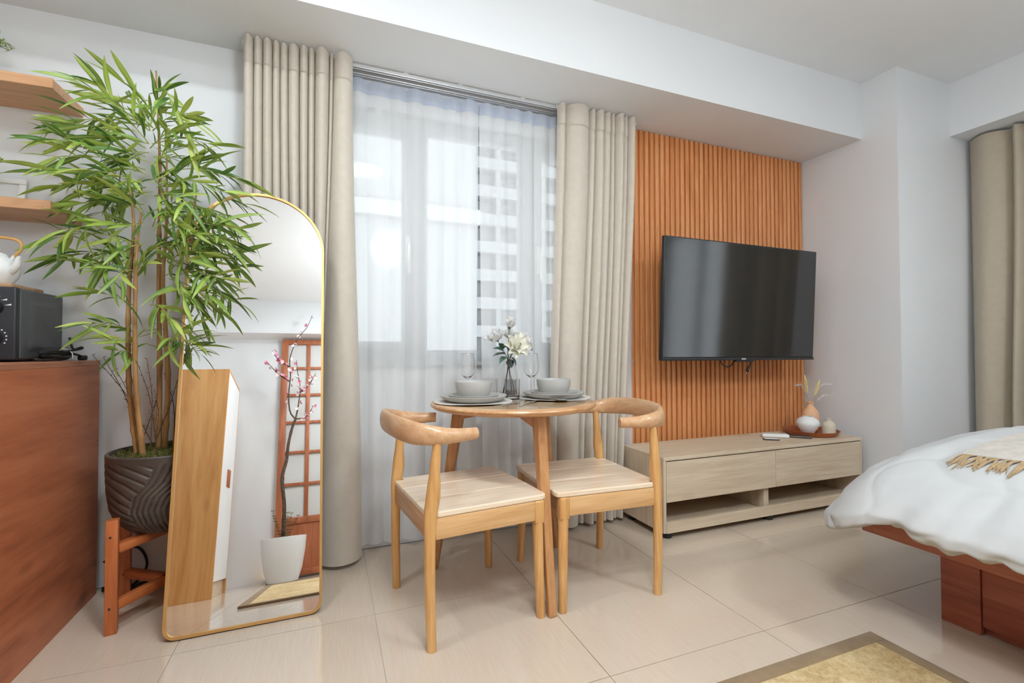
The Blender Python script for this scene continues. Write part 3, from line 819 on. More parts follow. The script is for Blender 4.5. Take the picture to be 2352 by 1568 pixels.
def petal_mesh(L_, W_, cup, curl, mat, name):
    def fn(u, v):
        wv = math.sin(PI * min(1, v * .92 + .06)) ** .7 * W_ * (u - .5)
        z = cup * (1 - math.cos(v * 1.9)) * L_ * .55 - curl * L_ * max(0, v - .7) ** 2 * 3 + (u - .5) ** 2 * W_ * .9
        return (wv, v * L_, z)
    return MB().grid(fn, 6, 7).mesh(name, mat, ang=80)
PET = {('w', 0): petal_mesh(.040, .044, .9, .3, PETW, 'petal'), ('w', 1): petal_mesh(.052, .050, .5, .5, PETW, 'petal'),
       ('c', 0): petal_mesh(.046, .030, .6, .2, PETC, 'petal'), ('c', 1): petal_mesh(.062, .036, .25, .5, PETC, 'petal')}
lf_me = None
def leaf_mesh(L_, W_, name, mat, fold=.25, droop=.3):
    def fn(u, v):
        wv = math.sin(PI * v ** .8) * W_ * (u - .5)
        return (wv, v * L_, abs(u - .5) * 2 * fold * W_ * math.sin(PI * v) - droop * L_ * v * v)
    return MB().grid(fn, 3, 6).mesh(name, mat, ang=80)
LFM = leaf_mesh(.066, .040, 'leaf', LEAFG)
def aim(d, roll=0.0):
    """rotation taking +Y to d, +Z roughly up"""
    d = Vector(d).normalized(); q = d.to_track_quat('Y', 'Z')
    return (q @ Euler((0, roll, 0)).to_quaternion()).to_euler()
def flower(label, kind, foot, mouth, head, face, layers, leaves=(), scale=1.0):
    base = Vector((VX, VY, TT + .0085))
    t = thing('white_flower', label, 'flower', base, group='white flowers in the glass vase')
    pts = bez([foot, ((foot[0] + mouth[0]) * .5, (foot[1] + mouth[1]) * .5, mouth[2] * .5), mouth, head], 22)
    MB().tube(pts, .0017, 7).build('stem', STEMG, t)
    face = Vector(face).normalized(); head = Vector(head)
    q = face.to_track_quat('Z', 'Y')
    MB().lathe([(0, -.006), (.006, -.004), (.010, .002), (.006, .008), (0, .011)], 12).xf(Matrix.Translation(head) @ q.to_matrix().to_4x4()).build('calyx', STEMG, t)
    rd = random.Random(sum(map(ord, label)))
    for (n, op, big, sc_) in layers:
        for k in range(n):
            a = 2 * PI * k / n + rd.uniform(-.2, .2) + op
            e = Euler((R(90 - op * 60) + rd.uniform(-.12, .12), 0, 0)).to_quaternion()
            rq = q @ Euler((0, 0, a)).to_quaternion() @ e
            o = link('petal', PET[(kind, big)], None, t, head, rq.to_euler()); s = sc_ * scale * rd.uniform(1.05, 1.25); o.scale = (s, s, s)
    for (u, d, s) in leaves:
        i = int(u * 21); o = link('leaf', LFM, None, t, pts[i], aim(d, rd.uniform(-.5, .5))); o.scale = (s, s, s)
rose = [(4, .30, 0, .72), (5, .62, 0, .92), (6, .95, 1, .92), (6, 1.25, 1, .98)]
lily = [(6, .55, 0, .9), (7, .95, 1, .95), (8, 1.3, 1, 1.05)]
bud = [(4, .15, 0, .8), (5, .38, 1, .85), (5, .6, 1, .9)]
flower('white rose bud standing highest in the glass vase', 'w', (.02, .01, .004), (-.002, .004, .18), (.004, .0, .318), (.25, -.1, 1), bud, [(.80, (.4, -.3, .3), .6)], .95)
flower('open white rose at the left of the vase bouquet', 'w', (.028, -.01, .004), (-.010, 0, .18), (-.052, .01, .258), (-.5, -.35, .8), rose, [(.72, (-1, -.2, .15), 1.05), (.78, (-1, -.3, .55), .95), (.68, (-.8, -.4, -.35), .85), (.82, (-.4, -.5, .7), .85)])
flower('cream star-shaped bloom at the front of the vase bouquet', 'c', (-.025, .012, .004), (.006, -.008, .18), (.016, -.046, .222), (.1, -.9, .35), lily, [(.66, (-.3, -.6, -.6), .8), (.7, (.6, -.5, -.7), .8), (.62, (.1, -.7, -.8), .7)])
flower('round white rose leaning right in the vase bouquet', 'w', (-.03, -.008, .004), (.012, 0, .18), (.066, -.008, .240), (.8, -.45, .5), rose, [(.75, (.5, -.2, .6), .7)])
flower('white rose half hidden at the back of the vase bouquet', 'w', (-.01, .025, .004), (.004, .008, .18), (.018, .03, .268), (.2, .3, 1), rose, [(.8, (-.5, -.4, .7), .9)], .85)

def cut(name, label, cat, pts, rad, head, loc, yaw, pitch=0.0):
    t = thing(name, label, cat, loc, yaw, group='steel cutlery on the table')
    t.rotation_euler = (0, -pitch, yaw)
    MB().tube(pts, rad, 8, up=(0, 0, 1)).build('handle', STEEL, t)
    head(t)
def spoon_head(t):
    def fn(u, v):
        w_ = math.sin(PI * min(.999, max(.001, v))) ** .6 * .019
        return (.105 + v * .062, (u - .5) * 2 * w_, .006 - .007 * math.sin(PI * v) * (1 - (2 * u - 1) ** 2) + .004 * v)
    mb = MB().grid(fn, 9, 12); n = len(mb.v)
    mb.v += [(x, y, z + .0012) for x, y, z in mb.v]; mb.f += [tuple(i + n for i in reversed(f)) for f in mb.f]
    mb.build('spoon_bowl', STEEL, t, ang=80)
def fork_head(t):
    mb = MB().rbox(.100, .132, -.011, .011, .0030, .0045, .0006, 1)
    for k in range(4):
        y = -.0095 + k * .00633
        mb.tube([(.130, y, .0038), (.155, y, .0055), (.180, y, .0085)], [(.0010, .0016), (.0010, .0015), (.0007, .0008)], 6, up=(0, 0, 1))
    mb.build('tines', STEEL, t)
def knife_head(t):
    MB().prism([(.095, -.006), (.105, -.009), (.20, -.0085), (.214, 0), (.21, .006), (.095, .006)], 'z', .0022, .0036).build('blade', STEEL, t)
hp = [(-.005, 0, .0034), (.03, 0, .0034), (.07, 0, .0036), (.108, 0, .0042)]
hr = [(.0012, .0055), (.0014, .0062), (.0014, .0036), (.0013, .0036)]
cut('fork', 'steel fork beside the mirror-side plate', 'fork', hp, hr, fork_head, (.640, 1.742, TT + .0005), R(40))
cut('table_knife', 'steel knife at the centre front of the table', 'knife', hp, hr, knife_head, (.700, 1.718, TT + .0005), R(44))
cut('spoon', 'steel spoon in front of the television-side plate', 'spoon', hp, hr, spoon_head, (1.045, 1.735, TT + .0005), R(155))
cut('fork', 'steel fork lying beside the spoon near the table edge', 'fork', hp, hr, fork_head, (1.060, 1.765, TT + .0005), R(158))

# ---------------------------------------------------------------- arched mirror
MTILT = R(10.56)
MY = 1.905
MW, MH = .497, 1.665
mr = thing('floor_mirror', 'tall arched floor mirror with a thin gold frame leaning beside the bamboo', 'mirror', (-.268, MY, 0.0058))
mr.rotation_euler = (-MTILT, 0, R(.6))
def outline(w_, h_, rc, inset, n=28):
    hw = w_ / 2 - inset; r = max(.002, rc - inset); pts = []
    for k in range(9):
        t = PI + PI / 2 * k / 8; pts.append((-hw + r + r * math.cos(t), inset + r + r * math.sin(t)))
    for k in range(9):
        t = -PI / 2 + PI / 2 * k / 8; pts.append((hw - r + r * math.cos(t), inset + r + r * math.sin(t)))
    top = h_ - w_ / 2
    for k in range(n + 1):
        t = PI * k / n; pts.append((hw * math.cos(t), top + hw * math.sin(t)))
    return pts
o1 = outline(MW, MH, .04, 0); o2 = outline(MW, MH, .04, .009)
n_ = len(o1); mb = MB()
for (y, oo) in ((0.0, o1), (.030, o1), (0.0, o2), (.030, o2)): mb.add([(p[0], y, p[1]) for p in oo], [])
for k in range(n_):
    l = (k + 1) % n_
    mb.f += [(k, l, n_ + l, n_ + k), (2 * n_ + l, 2 * n_ + k, 3 * n_ + k, 3 * n_ + l), (l, k, 2 * n_ + k, 2 * n_ + l), (n_ + k, n_ + l, 3 * n_ + l, 3 * n_ + k)]
mb.build('frame', GOLD, mr, ang=50)
MB().prism([(p[0], p[1]) for p in outline(MW, MH, .04, .0088)], 'y', .006, .011).build('mirror_glass', MIRROR, mr, smooth=False)
MB().prism([(p[0], p[1]) for p in outline(MW, MH, .04, .0088)], 'y', .0115, .027).build('backing', BLACKP, mr, smooth=False)

# ---------------------------------------------------------------- plant stand
SXC, SYC = -.582, 2.222
ps = thing('plant_stand', 'reddish wooden four-legged plant stand under the dark pot', 'plant stand', (SXC, SYC, 0.0003), R(11))
hs = .150
for sx in (-1, 1):
    for sy in (-1, 1):
        MB().rbox(sx * hs - .0175, sx * hs + .0175, sy * hs - .0175, sy * hs + .0175, 0, .392, .002).build('leg', STANDW, ps)
dg = hs * math.sqrt(2)
for k, (a, zz) in enumerate(((45, .272), (-45, .272), (45, .075), (-45, .075))):
    MB().rbox(-dg + .012, dg - .012, -.017, .017, zz + .0002 * k, zz + .030, .002).build('crossbar', STANDX, ps, None, (0, 0, R(a)))
for sx in (-1, 1):
    for sy in (-1, 1):
        for zz in (.335, .09):
            MB().lathe([(0, 0), (.004, 0), (.004, .0012), (0, .0012)], 10).xf(Matrix.Translation((sx * hs - .004, sy * hs - .0176, zz)) @ Matrix.Rotation(PI / 2, 4, 'X')).build('screw', BLACKP, ps)

# ---------------------------------------------------------------- bamboo in the dark pot
t = NT('dark_carved_pot'); v_ = t.coords()
f_ = t.noise(v_, 9, 5); t.l(t.ramp(f_, [(.3, srgb(56, 49, 44)), (.7, srgb(92, 83, 76))]), t.b.inputs['Base Color'])
sp = t.n('ShaderNodeTexVoronoi'); sp.inputs['Scale'].default_value = 60; t.l(v_, sp.inputs['Vector'])
t.b.inputs['Roughness'].default_value = .42
POTD = t.m
PZ0 = .3035
bp_ = thing('potted_bamboo', 'tall artificial bamboo in a dark grooved pot beside the mirror', 'potted plant', (SXC - .015, SYC, PZ0))
PR, PH = .182, .292
def pot_r(h):
    return interp([0, .02, .05, .09, .15, .22, .292], [.105, .128, .152, .168, .177, .181, PR], h)
def swirl(a, h):
    """carved flowing grooves: long S-curves, met along a seam by a fan of slanting cuts"""
    sm = interp([0, .05, .10, .15, .20, .27, .30], [-1.78, -1.90, -1.95, -1.85, -1.60, -1.45, -1.42], h)
    b = (a - sm + PI) % (2 * PI) - PI
    if b > 0: c = b * (7.6 + 1.2 * math.sin(h * 16)); wd = .17
    else: c = (h + .085 * (b + .25 * b * b)) * 36; wd = .15
    d = abs(c - round(c))
    return -.0052 * max(math.exp(-(d / wd) ** 2), math.exp(-(abs(b) / .022) ** 2))
mb = MB(); NA, NH = 420, 100
vs = []
for j in range(NH):
    h = PH * j / (NH - 1)
    for k in range(NA):
        a = 2 * PI * k / NA; env = min(1, h / .03) * min(1, max(0, (PH - .018 - h) / .02)); r = pot_r(h) + swirl(a, h) * env
        vs.append((r * math.cos(a), r * math.sin(a), h))
inner = [(PR - .004, PH + .004), (PR - .012, PH + .004), (PR - .016, PH - .004), (PR - .018, PH - .03), (0, PH - .03)]
for r, h in inner[:-1]:
    for k in range(NA):
        a = 2 * PI * k / NA; vs.append((r * math.cos(a), r * math.sin(a), h))
fs = [(j * NA + k, j * NA + (k + 1) % NA, (j + 1) * NA + (k + 1) % NA, (j + 1) * NA + k) for j in range(NH + 3) for k in range(NA)]
fs.append(tuple(range(NA - 1, -1, -1))); fs.append(tuple(range((NH + 3) * NA, (NH + 4) * NA)))
mb.add(vs, fs).build('pot', POTD, bp_, ang=40)
MOSS = NT('moss'); v_ = MOSS.coords(); MOSS.l(MOSS.ramp(MOSS.noise(v_, 40, 5), [(.3, srgb(58, 62, 24)), (.55, srgb(92, 92, 38)), (.75, srgb(126, 104, 56))]), MOSS.b.inputs['Base Color']); MOSS.b.inputs['Roughness'].default_value = .95; MOSS = MOSS.m
rd = random.Random(5); mb = MB()
mb.lathe([(PR - .0185, PH - .03), (PR - .0185, PH - .016), (PR * .6, PH - .002), (0, PH + .004), (0, PH - .03)], 60)
for k in range(700):
    a = rd.uniform(0, 2 * PI); r = math.sqrt(rd.random()) * (PR - .024); p = Vector((r * math.cos(a), r * math.sin(a), PH - .010 + .010 * (1 - r / PR)))
    d = Vector((rd.gauss(0, .6), rd.gauss(0, .6), 1)).normalized()
    mb.tube([p, p + d * rd.uniform(.006, .014), p + d * .016 + Vector((rd.gauss(0, .004), rd.gauss(0, .004), .001))], [.0022, .0018, .0004], 4)
tag(mb.build('moss', MOSS, bp_), kind='stuff')
CANE = NT('bamboo_cane'); v_ = CANE.coords((8, 8, 1.6)); CANE.l(CANE.ramp(CANE.noise(v_, 3, 5), [(.3, srgb(124, 88, 50)), (.5, srgb(164, 122, 74)), (.7, srgb(192, 154, 102))]), CANE.b.inputs['Base Color']); CANE.b.inputs['Roughness'].default_value = .5; CANE = CANE.m
TWIG = plain('green_twig', srgb(170, 176, 90), .55)
DTWIG = plain('dry_twig', srgb(96, 74, 52), .8)
ORG = Vector(bp_.location)
def toL(p): return Vector(p) - ORG
CANES = [  # world points of each cane, soil to tip
 [(-.672, 2.17, .59), (-.700, 2.17, .86), (-.705, 2.17, 1.20), (-.690, 2.16, 1.45), (-.70, 2.14, 1.62)],
 [(-.645, 2.14, .59), (-.668, 2.13, .88), (-.672, 2.13, 1.30), (-.655, 2.12, 1.50)],
 [(-.625, 2.24, .59), (-.625, 2.24, .92), (-.632, 2.24, 1.30), (-.630, 2.23, 1.70), (-.638, 2.20, 2.08)],
 [(-.600, 2.22, .59), (-.592, 2.22, .88), (-.612, 2.22, 1.25), (-.600, 2.21, 1.50), (-.60, 2.20, 1.75)],
 [(-.570, 2.24, .59), (-.550, 2.23, .92), (-.530, 2.21, 1.22), (-.505, 2.16, 1.45), (-.48, 2.12, 1.60)],
 [(-.545, 2.29, .59), (-.535, 2.29, .95), (-.545, 2.28, 1.35), (-.56, 2.26, 1.55)],
]
CS = []
for c_ in CANES:
    pts = bez(c_, 91); CS.append(pts)
    rad = []
    for k in range(91):
        r = lerp(.0102, .0028, (k / 90) ** 1.4)
        rad.append(r * (1.28 if k % 15 == 8 else 1.1 if k % 15 in (7, 9) else 1.0))
    MB().tube([toL(p) for p in pts], rad, 10).build('cane', CANE, bp_)
TW = [(-0.644, 2.151, 1.82, -0.801, 2.046, 1.908),
 (-0.648, 2.166, 1.776, -0.771, 2.064, 1.933),
 (-0.641, 2.136, 1.897, -0.726, 2.133, 1.982),
 (-0.666, 2.213, 1.861, -0.969, 2.27, 1.841),
 (-0.667, 2.199, 1.735, -0.924, 2.091, 1.714),
 (-0.66, 2.178, 1.678, -0.905, 2.104, 1.664),
 (-0.656, 2.146, 1.616, -0.89, 2.045, 1.589),
 (-0.657, 2.149, 1.584, -0.982, 2.296, 1.605),
 (-0.68, 2.205, 1.531, -0.938, 2.27, 1.535),
 (-0.686, 2.202, 1.462, -0.848, 2.083, 1.408),
 (-0.674, 2.158, 1.386, -0.941, 2.206, 1.4),
 (-0.689, 2.196, 1.326, -0.944, 2.283, 1.34),
 (-0.659, 2.209, 1.99, -0.552, 2.061, 1.913),
 (-0.651, 2.185, 1.902, -0.495, 2.187, 1.897),
 (-0.64, 2.176, 1.781, -0.412, 2.075, 1.769),
 (-0.639, 2.173, 1.831, -0.505, 2.055, 1.86),
 (-0.648, 2.214, 1.744, -0.483, 2.237, 1.734),
 (-0.633, 2.179, 1.665, -0.343, 2.103, 1.661),
 (-0.634, 2.212, 1.624, -0.366, 2.028, 1.578),
 (-0.626, 2.209, 1.556, -0.396, 2.047, 1.495),
 (-0.594, 2.176, 1.447, -0.373, 2.009, 1.447),
 (-0.579, 2.184, 1.399, -0.366, 2.012, 1.396),
 (-0.568, 2.145, 1.325, -0.426, 1.995, 1.339),
 (-0.578, 2.203, 1.266, -0.364, 1.988, 1.246),
 (-0.559, 2.134, 1.207, -0.411, 2.016, 1.187),
 (-0.57, 2.155, 1.293, -0.478, 2.014, 1.313),
 (-0.693, 2.172, 1.156, -0.779, 2.123, 1.192),
 (-0.71, 2.22, 1.058, -0.784, 2.087, 1.079),
 (-0.694, 2.167, 1.007, -0.739, 2.079, 1.024),
 (-0.695, 2.187, 0.958, -0.71, 2.105, 0.984),
 (-0.586, 2.162, 1.024, -0.471, 2.03, 0.997),
 (-0.635, 2.159, 1.157, -0.531, 2.016, 1.097),
 (-0.697, 2.211, 1.26, -0.791, 2.057, 1.286),
 (-0.651, 2.136, 1.383, -0.759, 2.081, 1.287),
 (-0.658, 2.199, 1.839, -0.785, 2.211, 1.903),
 (-0.644, 2.151, 1.77, -0.779, 2.115, 1.759),
 (-0.642, 2.146, 1.735, -0.731, 2.153, 1.711),
 (-0.642, 2.134, 1.647, -0.851, 2.223, 1.65),
 (-0.669, 2.211, 1.62, -0.832, 2.316, 1.577),
 (-0.671, 2.196, 1.547, -0.866, 2.315, 1.518),
 (-0.65, 2.132, 1.464, -0.732, 2.098, 1.385),
 (-0.682, 2.217, 1.398, -0.768, 2.263, 1.319),
 (-0.643, 2.167, 1.693, -0.591, 2.245, 1.801),
 (-0.641, 2.186, 1.649, -0.546, 2.22, 1.659),
 (-0.625, 2.156, 1.574, -0.479, 1.989, 1.514),
 (-0.621, 2.17, 1.528, -0.508, 1.988, 1.427),
 (-0.644, 2.164, 1.826, -0.722, 2.248, 1.969),
 (-0.642, 2.16, 1.757, -0.527, 2.034, 1.788),
 (-0.645, 2.134, 1.482, -0.67, 2.062, 1.548),
 (-0.643, 2.201, 1.466, -0.567, 2.121, 1.533),
 (-0.672, 2.156, 1.287, -0.704, 2.045, 1.23),
 (-0.699, 2.218, 1.261, -0.634, 2.139, 1.306),
 (-0.571, 2.149, 1.258, -0.484, 1.978, 1.165),
 (-0.578, 2.135, 0.958, -0.497, 1.983, 1.032),
 (-0.657, 2.191, 1.887, -0.582, 2.072, 1.916),
 (-0.633, 2.134, 1.615, -0.494, 2.137, 1.717),
 (-0.644, 2.152, 1.57, -0.909, 2.318, 1.604),
 (-0.645, 2.141, 1.699, -0.882, 2.173, 1.728),
 (-0.668, 2.2, 1.769, -0.882, 2.148, 1.809),
 (-0.597, 2.219, 1.336, -0.488, 2.022, 1.409),
 (-0.655, 2.152, 1.32, -0.593, 2.122, 1.372),
 (-0.672, 2.133, 1.023, -0.616, 2.121, 1.075)]
BLM = []
def bleaf(L_, W_, droop, mat):
    def fn(u, v):
        wv = (math.sin(PI * min(1, v * .86 + .14 * v * v)) ** .75 if v < 1 else 0) * (1 - .35 * v) * W_ * (u - .5) * 1.25 + (u - .5) * .001
        return (wv, v * L_, abs(u - .5) * .5 * W_ * math.sin(PI * v) - droop * L_ * v * v)
    return MB().grid(fn, 3, 8).mesh('leaf', mat, ang=80)
for m_ in PLANTG:
    BLM += [bleaf(.110, .0142, .15, m_), bleaf(.130, .0148, .32, m_), bleaf(.088, .0125, .05, m_)]
rd = random.Random(11)
twm = MB(); leaves = []
for (ax_, ay_, az_, bx_, by_, bz_) in TW:
    A, B = Vector((ax_, ay_, az_)), Vector((bx_, by_, bz_))
    Ld = (B - A).length; midp = (A + B) / 2 + Vector((0, 0, Ld * .10)) + Vector((rd.gauss(0, .01), rd.gauss(0, .01), 0))
    pts = bez([A, midp, B], 14)
    twm.tube([toL(p) for p in pts], [lerp(.0021, .0008, k / 13) for k in range(14)], 5)
    nl = max(7, int(Ld / .0145))
    side = 1
    for k in range(nl):
        u = lerp(.07, 1.0, k / (nl - 1)); x = u * 13; i = min(12, int(x)); p = pts[i].lerp(pts[i + 1], x - i)
        d = (pts[i + 1] - pts[i]).normalized(); sd = d.cross(Vector((0, 0, 1))).normalized(); upv = sd.cross(d)
        side = -side
        an = R(rd.uniform(22, 60)) if k < nl - 1 else R(rd.uniform(-8, 8))
        rollv = rd.uniform(-1.3, 1.3)
        off = sd * math.cos(rollv) + upv * math.sin(rollv)
        dirv = (d * math.cos(an) + off * side * math.sin(an) + Vector((0, 0, rd.uniform(-.22, .25)))).normalized()
        mi = rd.choice([0, 0, 1, 1, 2, 2, 3]) * 3 + rd.choice([0, 1, 1, 2])
        s = rd.uniform(.78, 1.28) * (1.0 if u > .5 else .85)
        q = dirv.to_track_quat('Y', 'Z') @ Euler((0, rd.uniform(-1.2, 1.2), 0)).to_quaternion()
        # keep clear of the wall and of the leaning glass
        tip = p + dirv * .11 * s
        if tip.y > 2.43 or p.y > 2.43: continue
        if tip.x > -.54 and tip.z < 1.72 and tip.y > MY + tip.z * math.tan(MTILT) - .012: continue
        leaves.append((toL(p), q, s, mi))
twm.build('twig', TWIG, bp_)
leaves.sort(key=lambda e: -e[2] * (1.0 + .6 * (2.3 - (e[0].y + ORG.y))))
for p, q, s, mi in leaves[:300]:
    o = link('leaf', BLM[mi], None, bp_, p, q.to_euler()); o.scale = (s, s, s)
rest = {}
for p, q, s, mi in leaves[300:]:
    mb = rest.setdefault(mi // 3, MB()); me = BLM[mi]; m4 = Matrix.Translation(p) @ q.to_matrix().to_4x4() @ Matrix.Scale(s, 4)
    mb.add([m4 @ v.co for v in me.vertices], [tuple(f.vertices) for f in me.polygons])
for k, mb in rest.items(): tag(mb.build('foliage', PLANTG[k], bp_, ang=80), kind='stuff')
dry = MB()
for k in range(9):
    a0 = Vector((rd.uniform(-.70, -.55), rd.uniform(2.14, 2.26), .62)); b0 = a0 + Vector((rd.uniform(-.16, .09) if k else -.20, rd.uniform(-.05, .06), rd.uniform(.20, .42)))
    pts = bez([a0, (a0 + b0) / 2 + Vector((.01, 0, .02)), b0], 12)
    dry.tube([toL(p) for p in pts], [lerp(.002, .0008, i / 11) for i in range(12)], 5)
    for i in range(2, 12):
        p = toL(pts[i]); s_ = Vector((rd.gauss(0, 1), rd.gauss(0, .5), .8)).normalized() * .012
        dry.tube([p, p + s_], [.0014, .0004], 4)
dry.build('dry_twig', DTWIG, bp_)

# ---------------------------------------------------------------- brown cabinet
CX1, CY0, CY1, CZ = -.872, 1.02, 2.40, .944
cbt = thing('storage_cabinet', 'reddish-brown plywood cabinet under the microwave', 'cabinet', (-1.32, CY0, 0))
cw, cd = CX1 + 1.32, CY1 - CY0
MB().rbox(cw - .018, cw, 0, cd, .0, CZ - .020, .001, 1).build('side_panel', CABW, cbt)
MB().rbox(0, cw, 0, cd, CZ - .020, CZ, .0015, 1).build('top', CABT, cbt)
MB().rbox(0, .018, 0, cd, 0, CZ - .020, .001, 1).build('side_panel', CABW, cbt)
MB().rbox(.018, cw - .018, cd - .018, cd, 0, CZ - .020, .001, 1).build('end_panel', CABW, cbt)
MB().rbox(.018, cw - .018, 0, .018, 0, CZ - .020, .001, 1).build('end_panel', CABW, cbt)
for (y, z) in ((cd - .012, .12), (cd - .012, .33), (cd - .012, .62), (.5, .06)):
    MB().lathe([(0, 0), (.004, 0), (.003, .001), (0, .001)], 8).xf(Matrix.Translation((cw - .0004, y, z)) @ Matrix.Rotation(PI / 2, 4, 'Y')).build('nail', BLACKP, cbt)

# ---------------------------------------------------------------- microwave
MWG = plain('microwave_grey', srgb(82, 83, 84), .42)
MWF = plain('microwave_front', srgb(46, 47, 52), .45)
MWX1, MWX0, MWY0, MWY1 = -1.000, -1.450, 2.112, 2.418
mw = thing('microwave_oven', 'dark grey microwave oven with two dials on the brown cabinet', 'microwave', (MWX0, MWY0, CZ + .0005))
ml, md, mh = MWX1 - MWX0, MWY1 - MWY0, .256
body = MB().rbox(0, ml, .028, md, .008, mh, .008, 3)
body.build('housing', MWG, mw)
MB().rbox(0, ml, 0, .0275, .006, mh + .001, .007, 3).build('front_panel', MWF, mw)
MB().rbox(.02, ml - .13, -.004, .001, .03, mh - .03, .003).build('door', BLACKP, mw)
# raised frame pressed into the side
def rrect(y0, y1, z0, z1, r, n=6):
    out = []
    for cy, cz, a0 in ((y1 - r, z1 - r, 0), (y0 + r, z1 - r, 90), (y0 + r, z0 + r, 180), (y1 - r, z0 + r, 270)):
        for k in range(n + 1):
            a = R(a0 + 90 * k / n); out.append((cy + r * math.cos(a), cz + r * math.sin(a)))
    return out
oa = rrect(.070, md - .012, .035, mh - .035, .014); ob = rrect(.085, md - .026, .052, mh - .052, .010)
mb = MB(); n_ = len(oa)
mb.add([(ml + .0002, y, z) for y, z in oa] + [(ml + .007, y, z) for y, z in ob], [(k, (k + 1) % n_, n_ + (k + 1) % n_, n_ + k) for k in range(n_)] + [tuple(range(n_, 2 * n_))])
mb.build('embossed_panel', MWG, mw, ang=20)
for fx in (.05, ml - .05):
    for fy in (.05, md - .05): MB().lathe([(0, 0), (.012, 0), (.013, .009), (0, .009)], 12, (fx, fy)).build('foot', RUBBER, mw)
for z in (.185, .082):
    kx = ml - .058
    kb = MB().lathe([(0, 0), (.026, 0), (.0255, .006), (.022, .018), (.019, .020), (0, .020)], 28).xf(Matrix.Translation((kx, 0, z)) @ Matrix.Rotation(PI / 2, 4, 'X')).build('dial', BLACKP, mw)
    MB().rbox(kx - .003, kx + .003, -.0235, -.019, z - .020, z + .020, .001, 1).build('pointer', MWF, kb)
MARK = plain('white_print', (.8, .8, .8), .5)
for k in range(13):
    a = R(-120 + 240 * k / 12); r_ = .035
    MB().rbox(-.0022, .0022, -.0006, .0004, -.0022, .0022, .0002, 1).build('dial_mark', MARK, mw, (ml - .058 + r_ * math.sin(a), 0, .082 + r_ * math.cos(a)))
for k in range(6):
    a = R(-75 + 150 * k / 5); r_ = .038; s_ = .003 + .0012 * k
    MB().prism([(-s_, -.002), (s_, -.002), (s_, .004)], 'y', -.0006, .0004).build('power_mark', MARK, mw, (ml - .058 + r_ * math.sin(a), 0, .185 + r_ * math.cos(a)))
# coiled lead on the cabinet beside it
cd_ = thing('power_cord', 'coiled black power cord tied beside the microwave', 'cord', (-.955, 2.26, CZ + .0005))
def loop(cx, cy, rx, ry, z, ph, n=26, tw=.006): return [(cx + rx * math.cos(2 * PI * k / n + ph), cy + ry * math.sin(2 * PI * k / n + ph), z + tw * math.sin(4 * PI * k / n)) for k in range(n)]
mb = MB()
for (cx, cy, rx, ry, z, ph) in ((0, -.02, .020, .105, .008, 0), (.004, .0, .022, .098, .018, .8), (-.004, .01, .018, .090, .026, 1.7), (.006, -.03, .020, .080, .034, 2.2)):
    mb.tube(loop(cx, cy, rx, ry, z, ph, tw=.0035), .0042, 7, closed=True)
mb.tube(bez([(-.02, .15, .09), (.0, .13, .045), (.03, .12, .052), (.035, .10, .045), (.01, .05, .035)], 20), .0042, 7)
mb.tube(bez([(.01, .07, .03), (.03, .10, .02), (.035, .115, .012)], 10), .0042, 7)
mb.build('cable', RUBBER, cd_)
po = MB().rbox(.022, .048, .105, .130, .0, .020, .005).build('plug', RUBBER, cd_)
MB().tube([(.035, .130, .012), (.036, .146, .010)], .002, 6).tube([(.042, .130, .012), (.043, .146, .010)], .002, 6).build('plug_pin', STEEL, po)
MB().tube(bez([(-.018, .060, .036), (.0, .062, .045), (.024, .060, .030), (.027, .058, .006)], 10), .0018, 6).build('wire_tie', WHITEP, cd_)

bd = thing('wooden_board', 'thin pale wooden board on top of the microwave', 'board', (-1.215, 2.235, CZ + .2578))
MB().rbox(-.19, .19, -.10, .10, 0, .014, .002).build('board_plank', BOARDW, bd)
# teapot with a hooped bamboo handle
tz = CZ + .2578 + .0145
tp = thing('teapot', 'white fluted teapot with a hooped bamboo handle on the microwave', 'teapot', (-1.105, 2.215, tz), R(0))
mb = MB(); NA = 64; vs = []
profT = [(.028, 0), (.040, .004), (.058, .030), (.063, .052), (.058, .075), (.044, .093), (.030, .101), (.030, .106)]
for r, h in profT:
    for k in range(NA):
        a = 2 * PI * k / NA; rr = r * (1 + (.022 * math.sin(9 * a + h * 30) if .01 < h < .095 else 0)); vs.append((rr * math.cos(a), rr * math.sin(a), h))
fs = [(j * NA + k, j * NA + (k + 1) % NA, (j + 1) * NA + (k + 1) % NA, (j + 1) * NA + k) for j in range(len(profT) - 1) for k in range(NA)] + [tuple(range(NA - 1, -1, -1))]
mb.add(vs, fs).build('body', CERW, tp)
MB().lathe([(.030, .1062), (.024, .113), (.010, .117), (.006, .121), (.011, .128), (.009, .136), (0, .138), (0, .107)], 24).build('lid', CERW, tp)
MB().tube(bez([(.045, -.02, .045), (.068, -.03, .065), (.074, -.033, .088), (.080, -.036, .100)], 10), [.014 - .0009 * k for k in range(10)], 10).build('spout', CERW, tp)
for s in (-1, 1): MB().tube([(s * .040, 0, .090), (s * .050, 0, .108)], [.006, .005], 8).build('lug', CERW, tp)
BAMB = plain('bamboo_handle', srgb(206, 158, 92), .5)
MB().tube(bez([(.050, 0, .104), (.068, 0, .135), (.062, 0, .160), (.03, 0, .170), (-.03, 0, .170), (-.062, 0, .160), (-.068, 0, .135), (-.050, 0, .104)], 40), .0052, 8).build('handle', BAMB, tp)

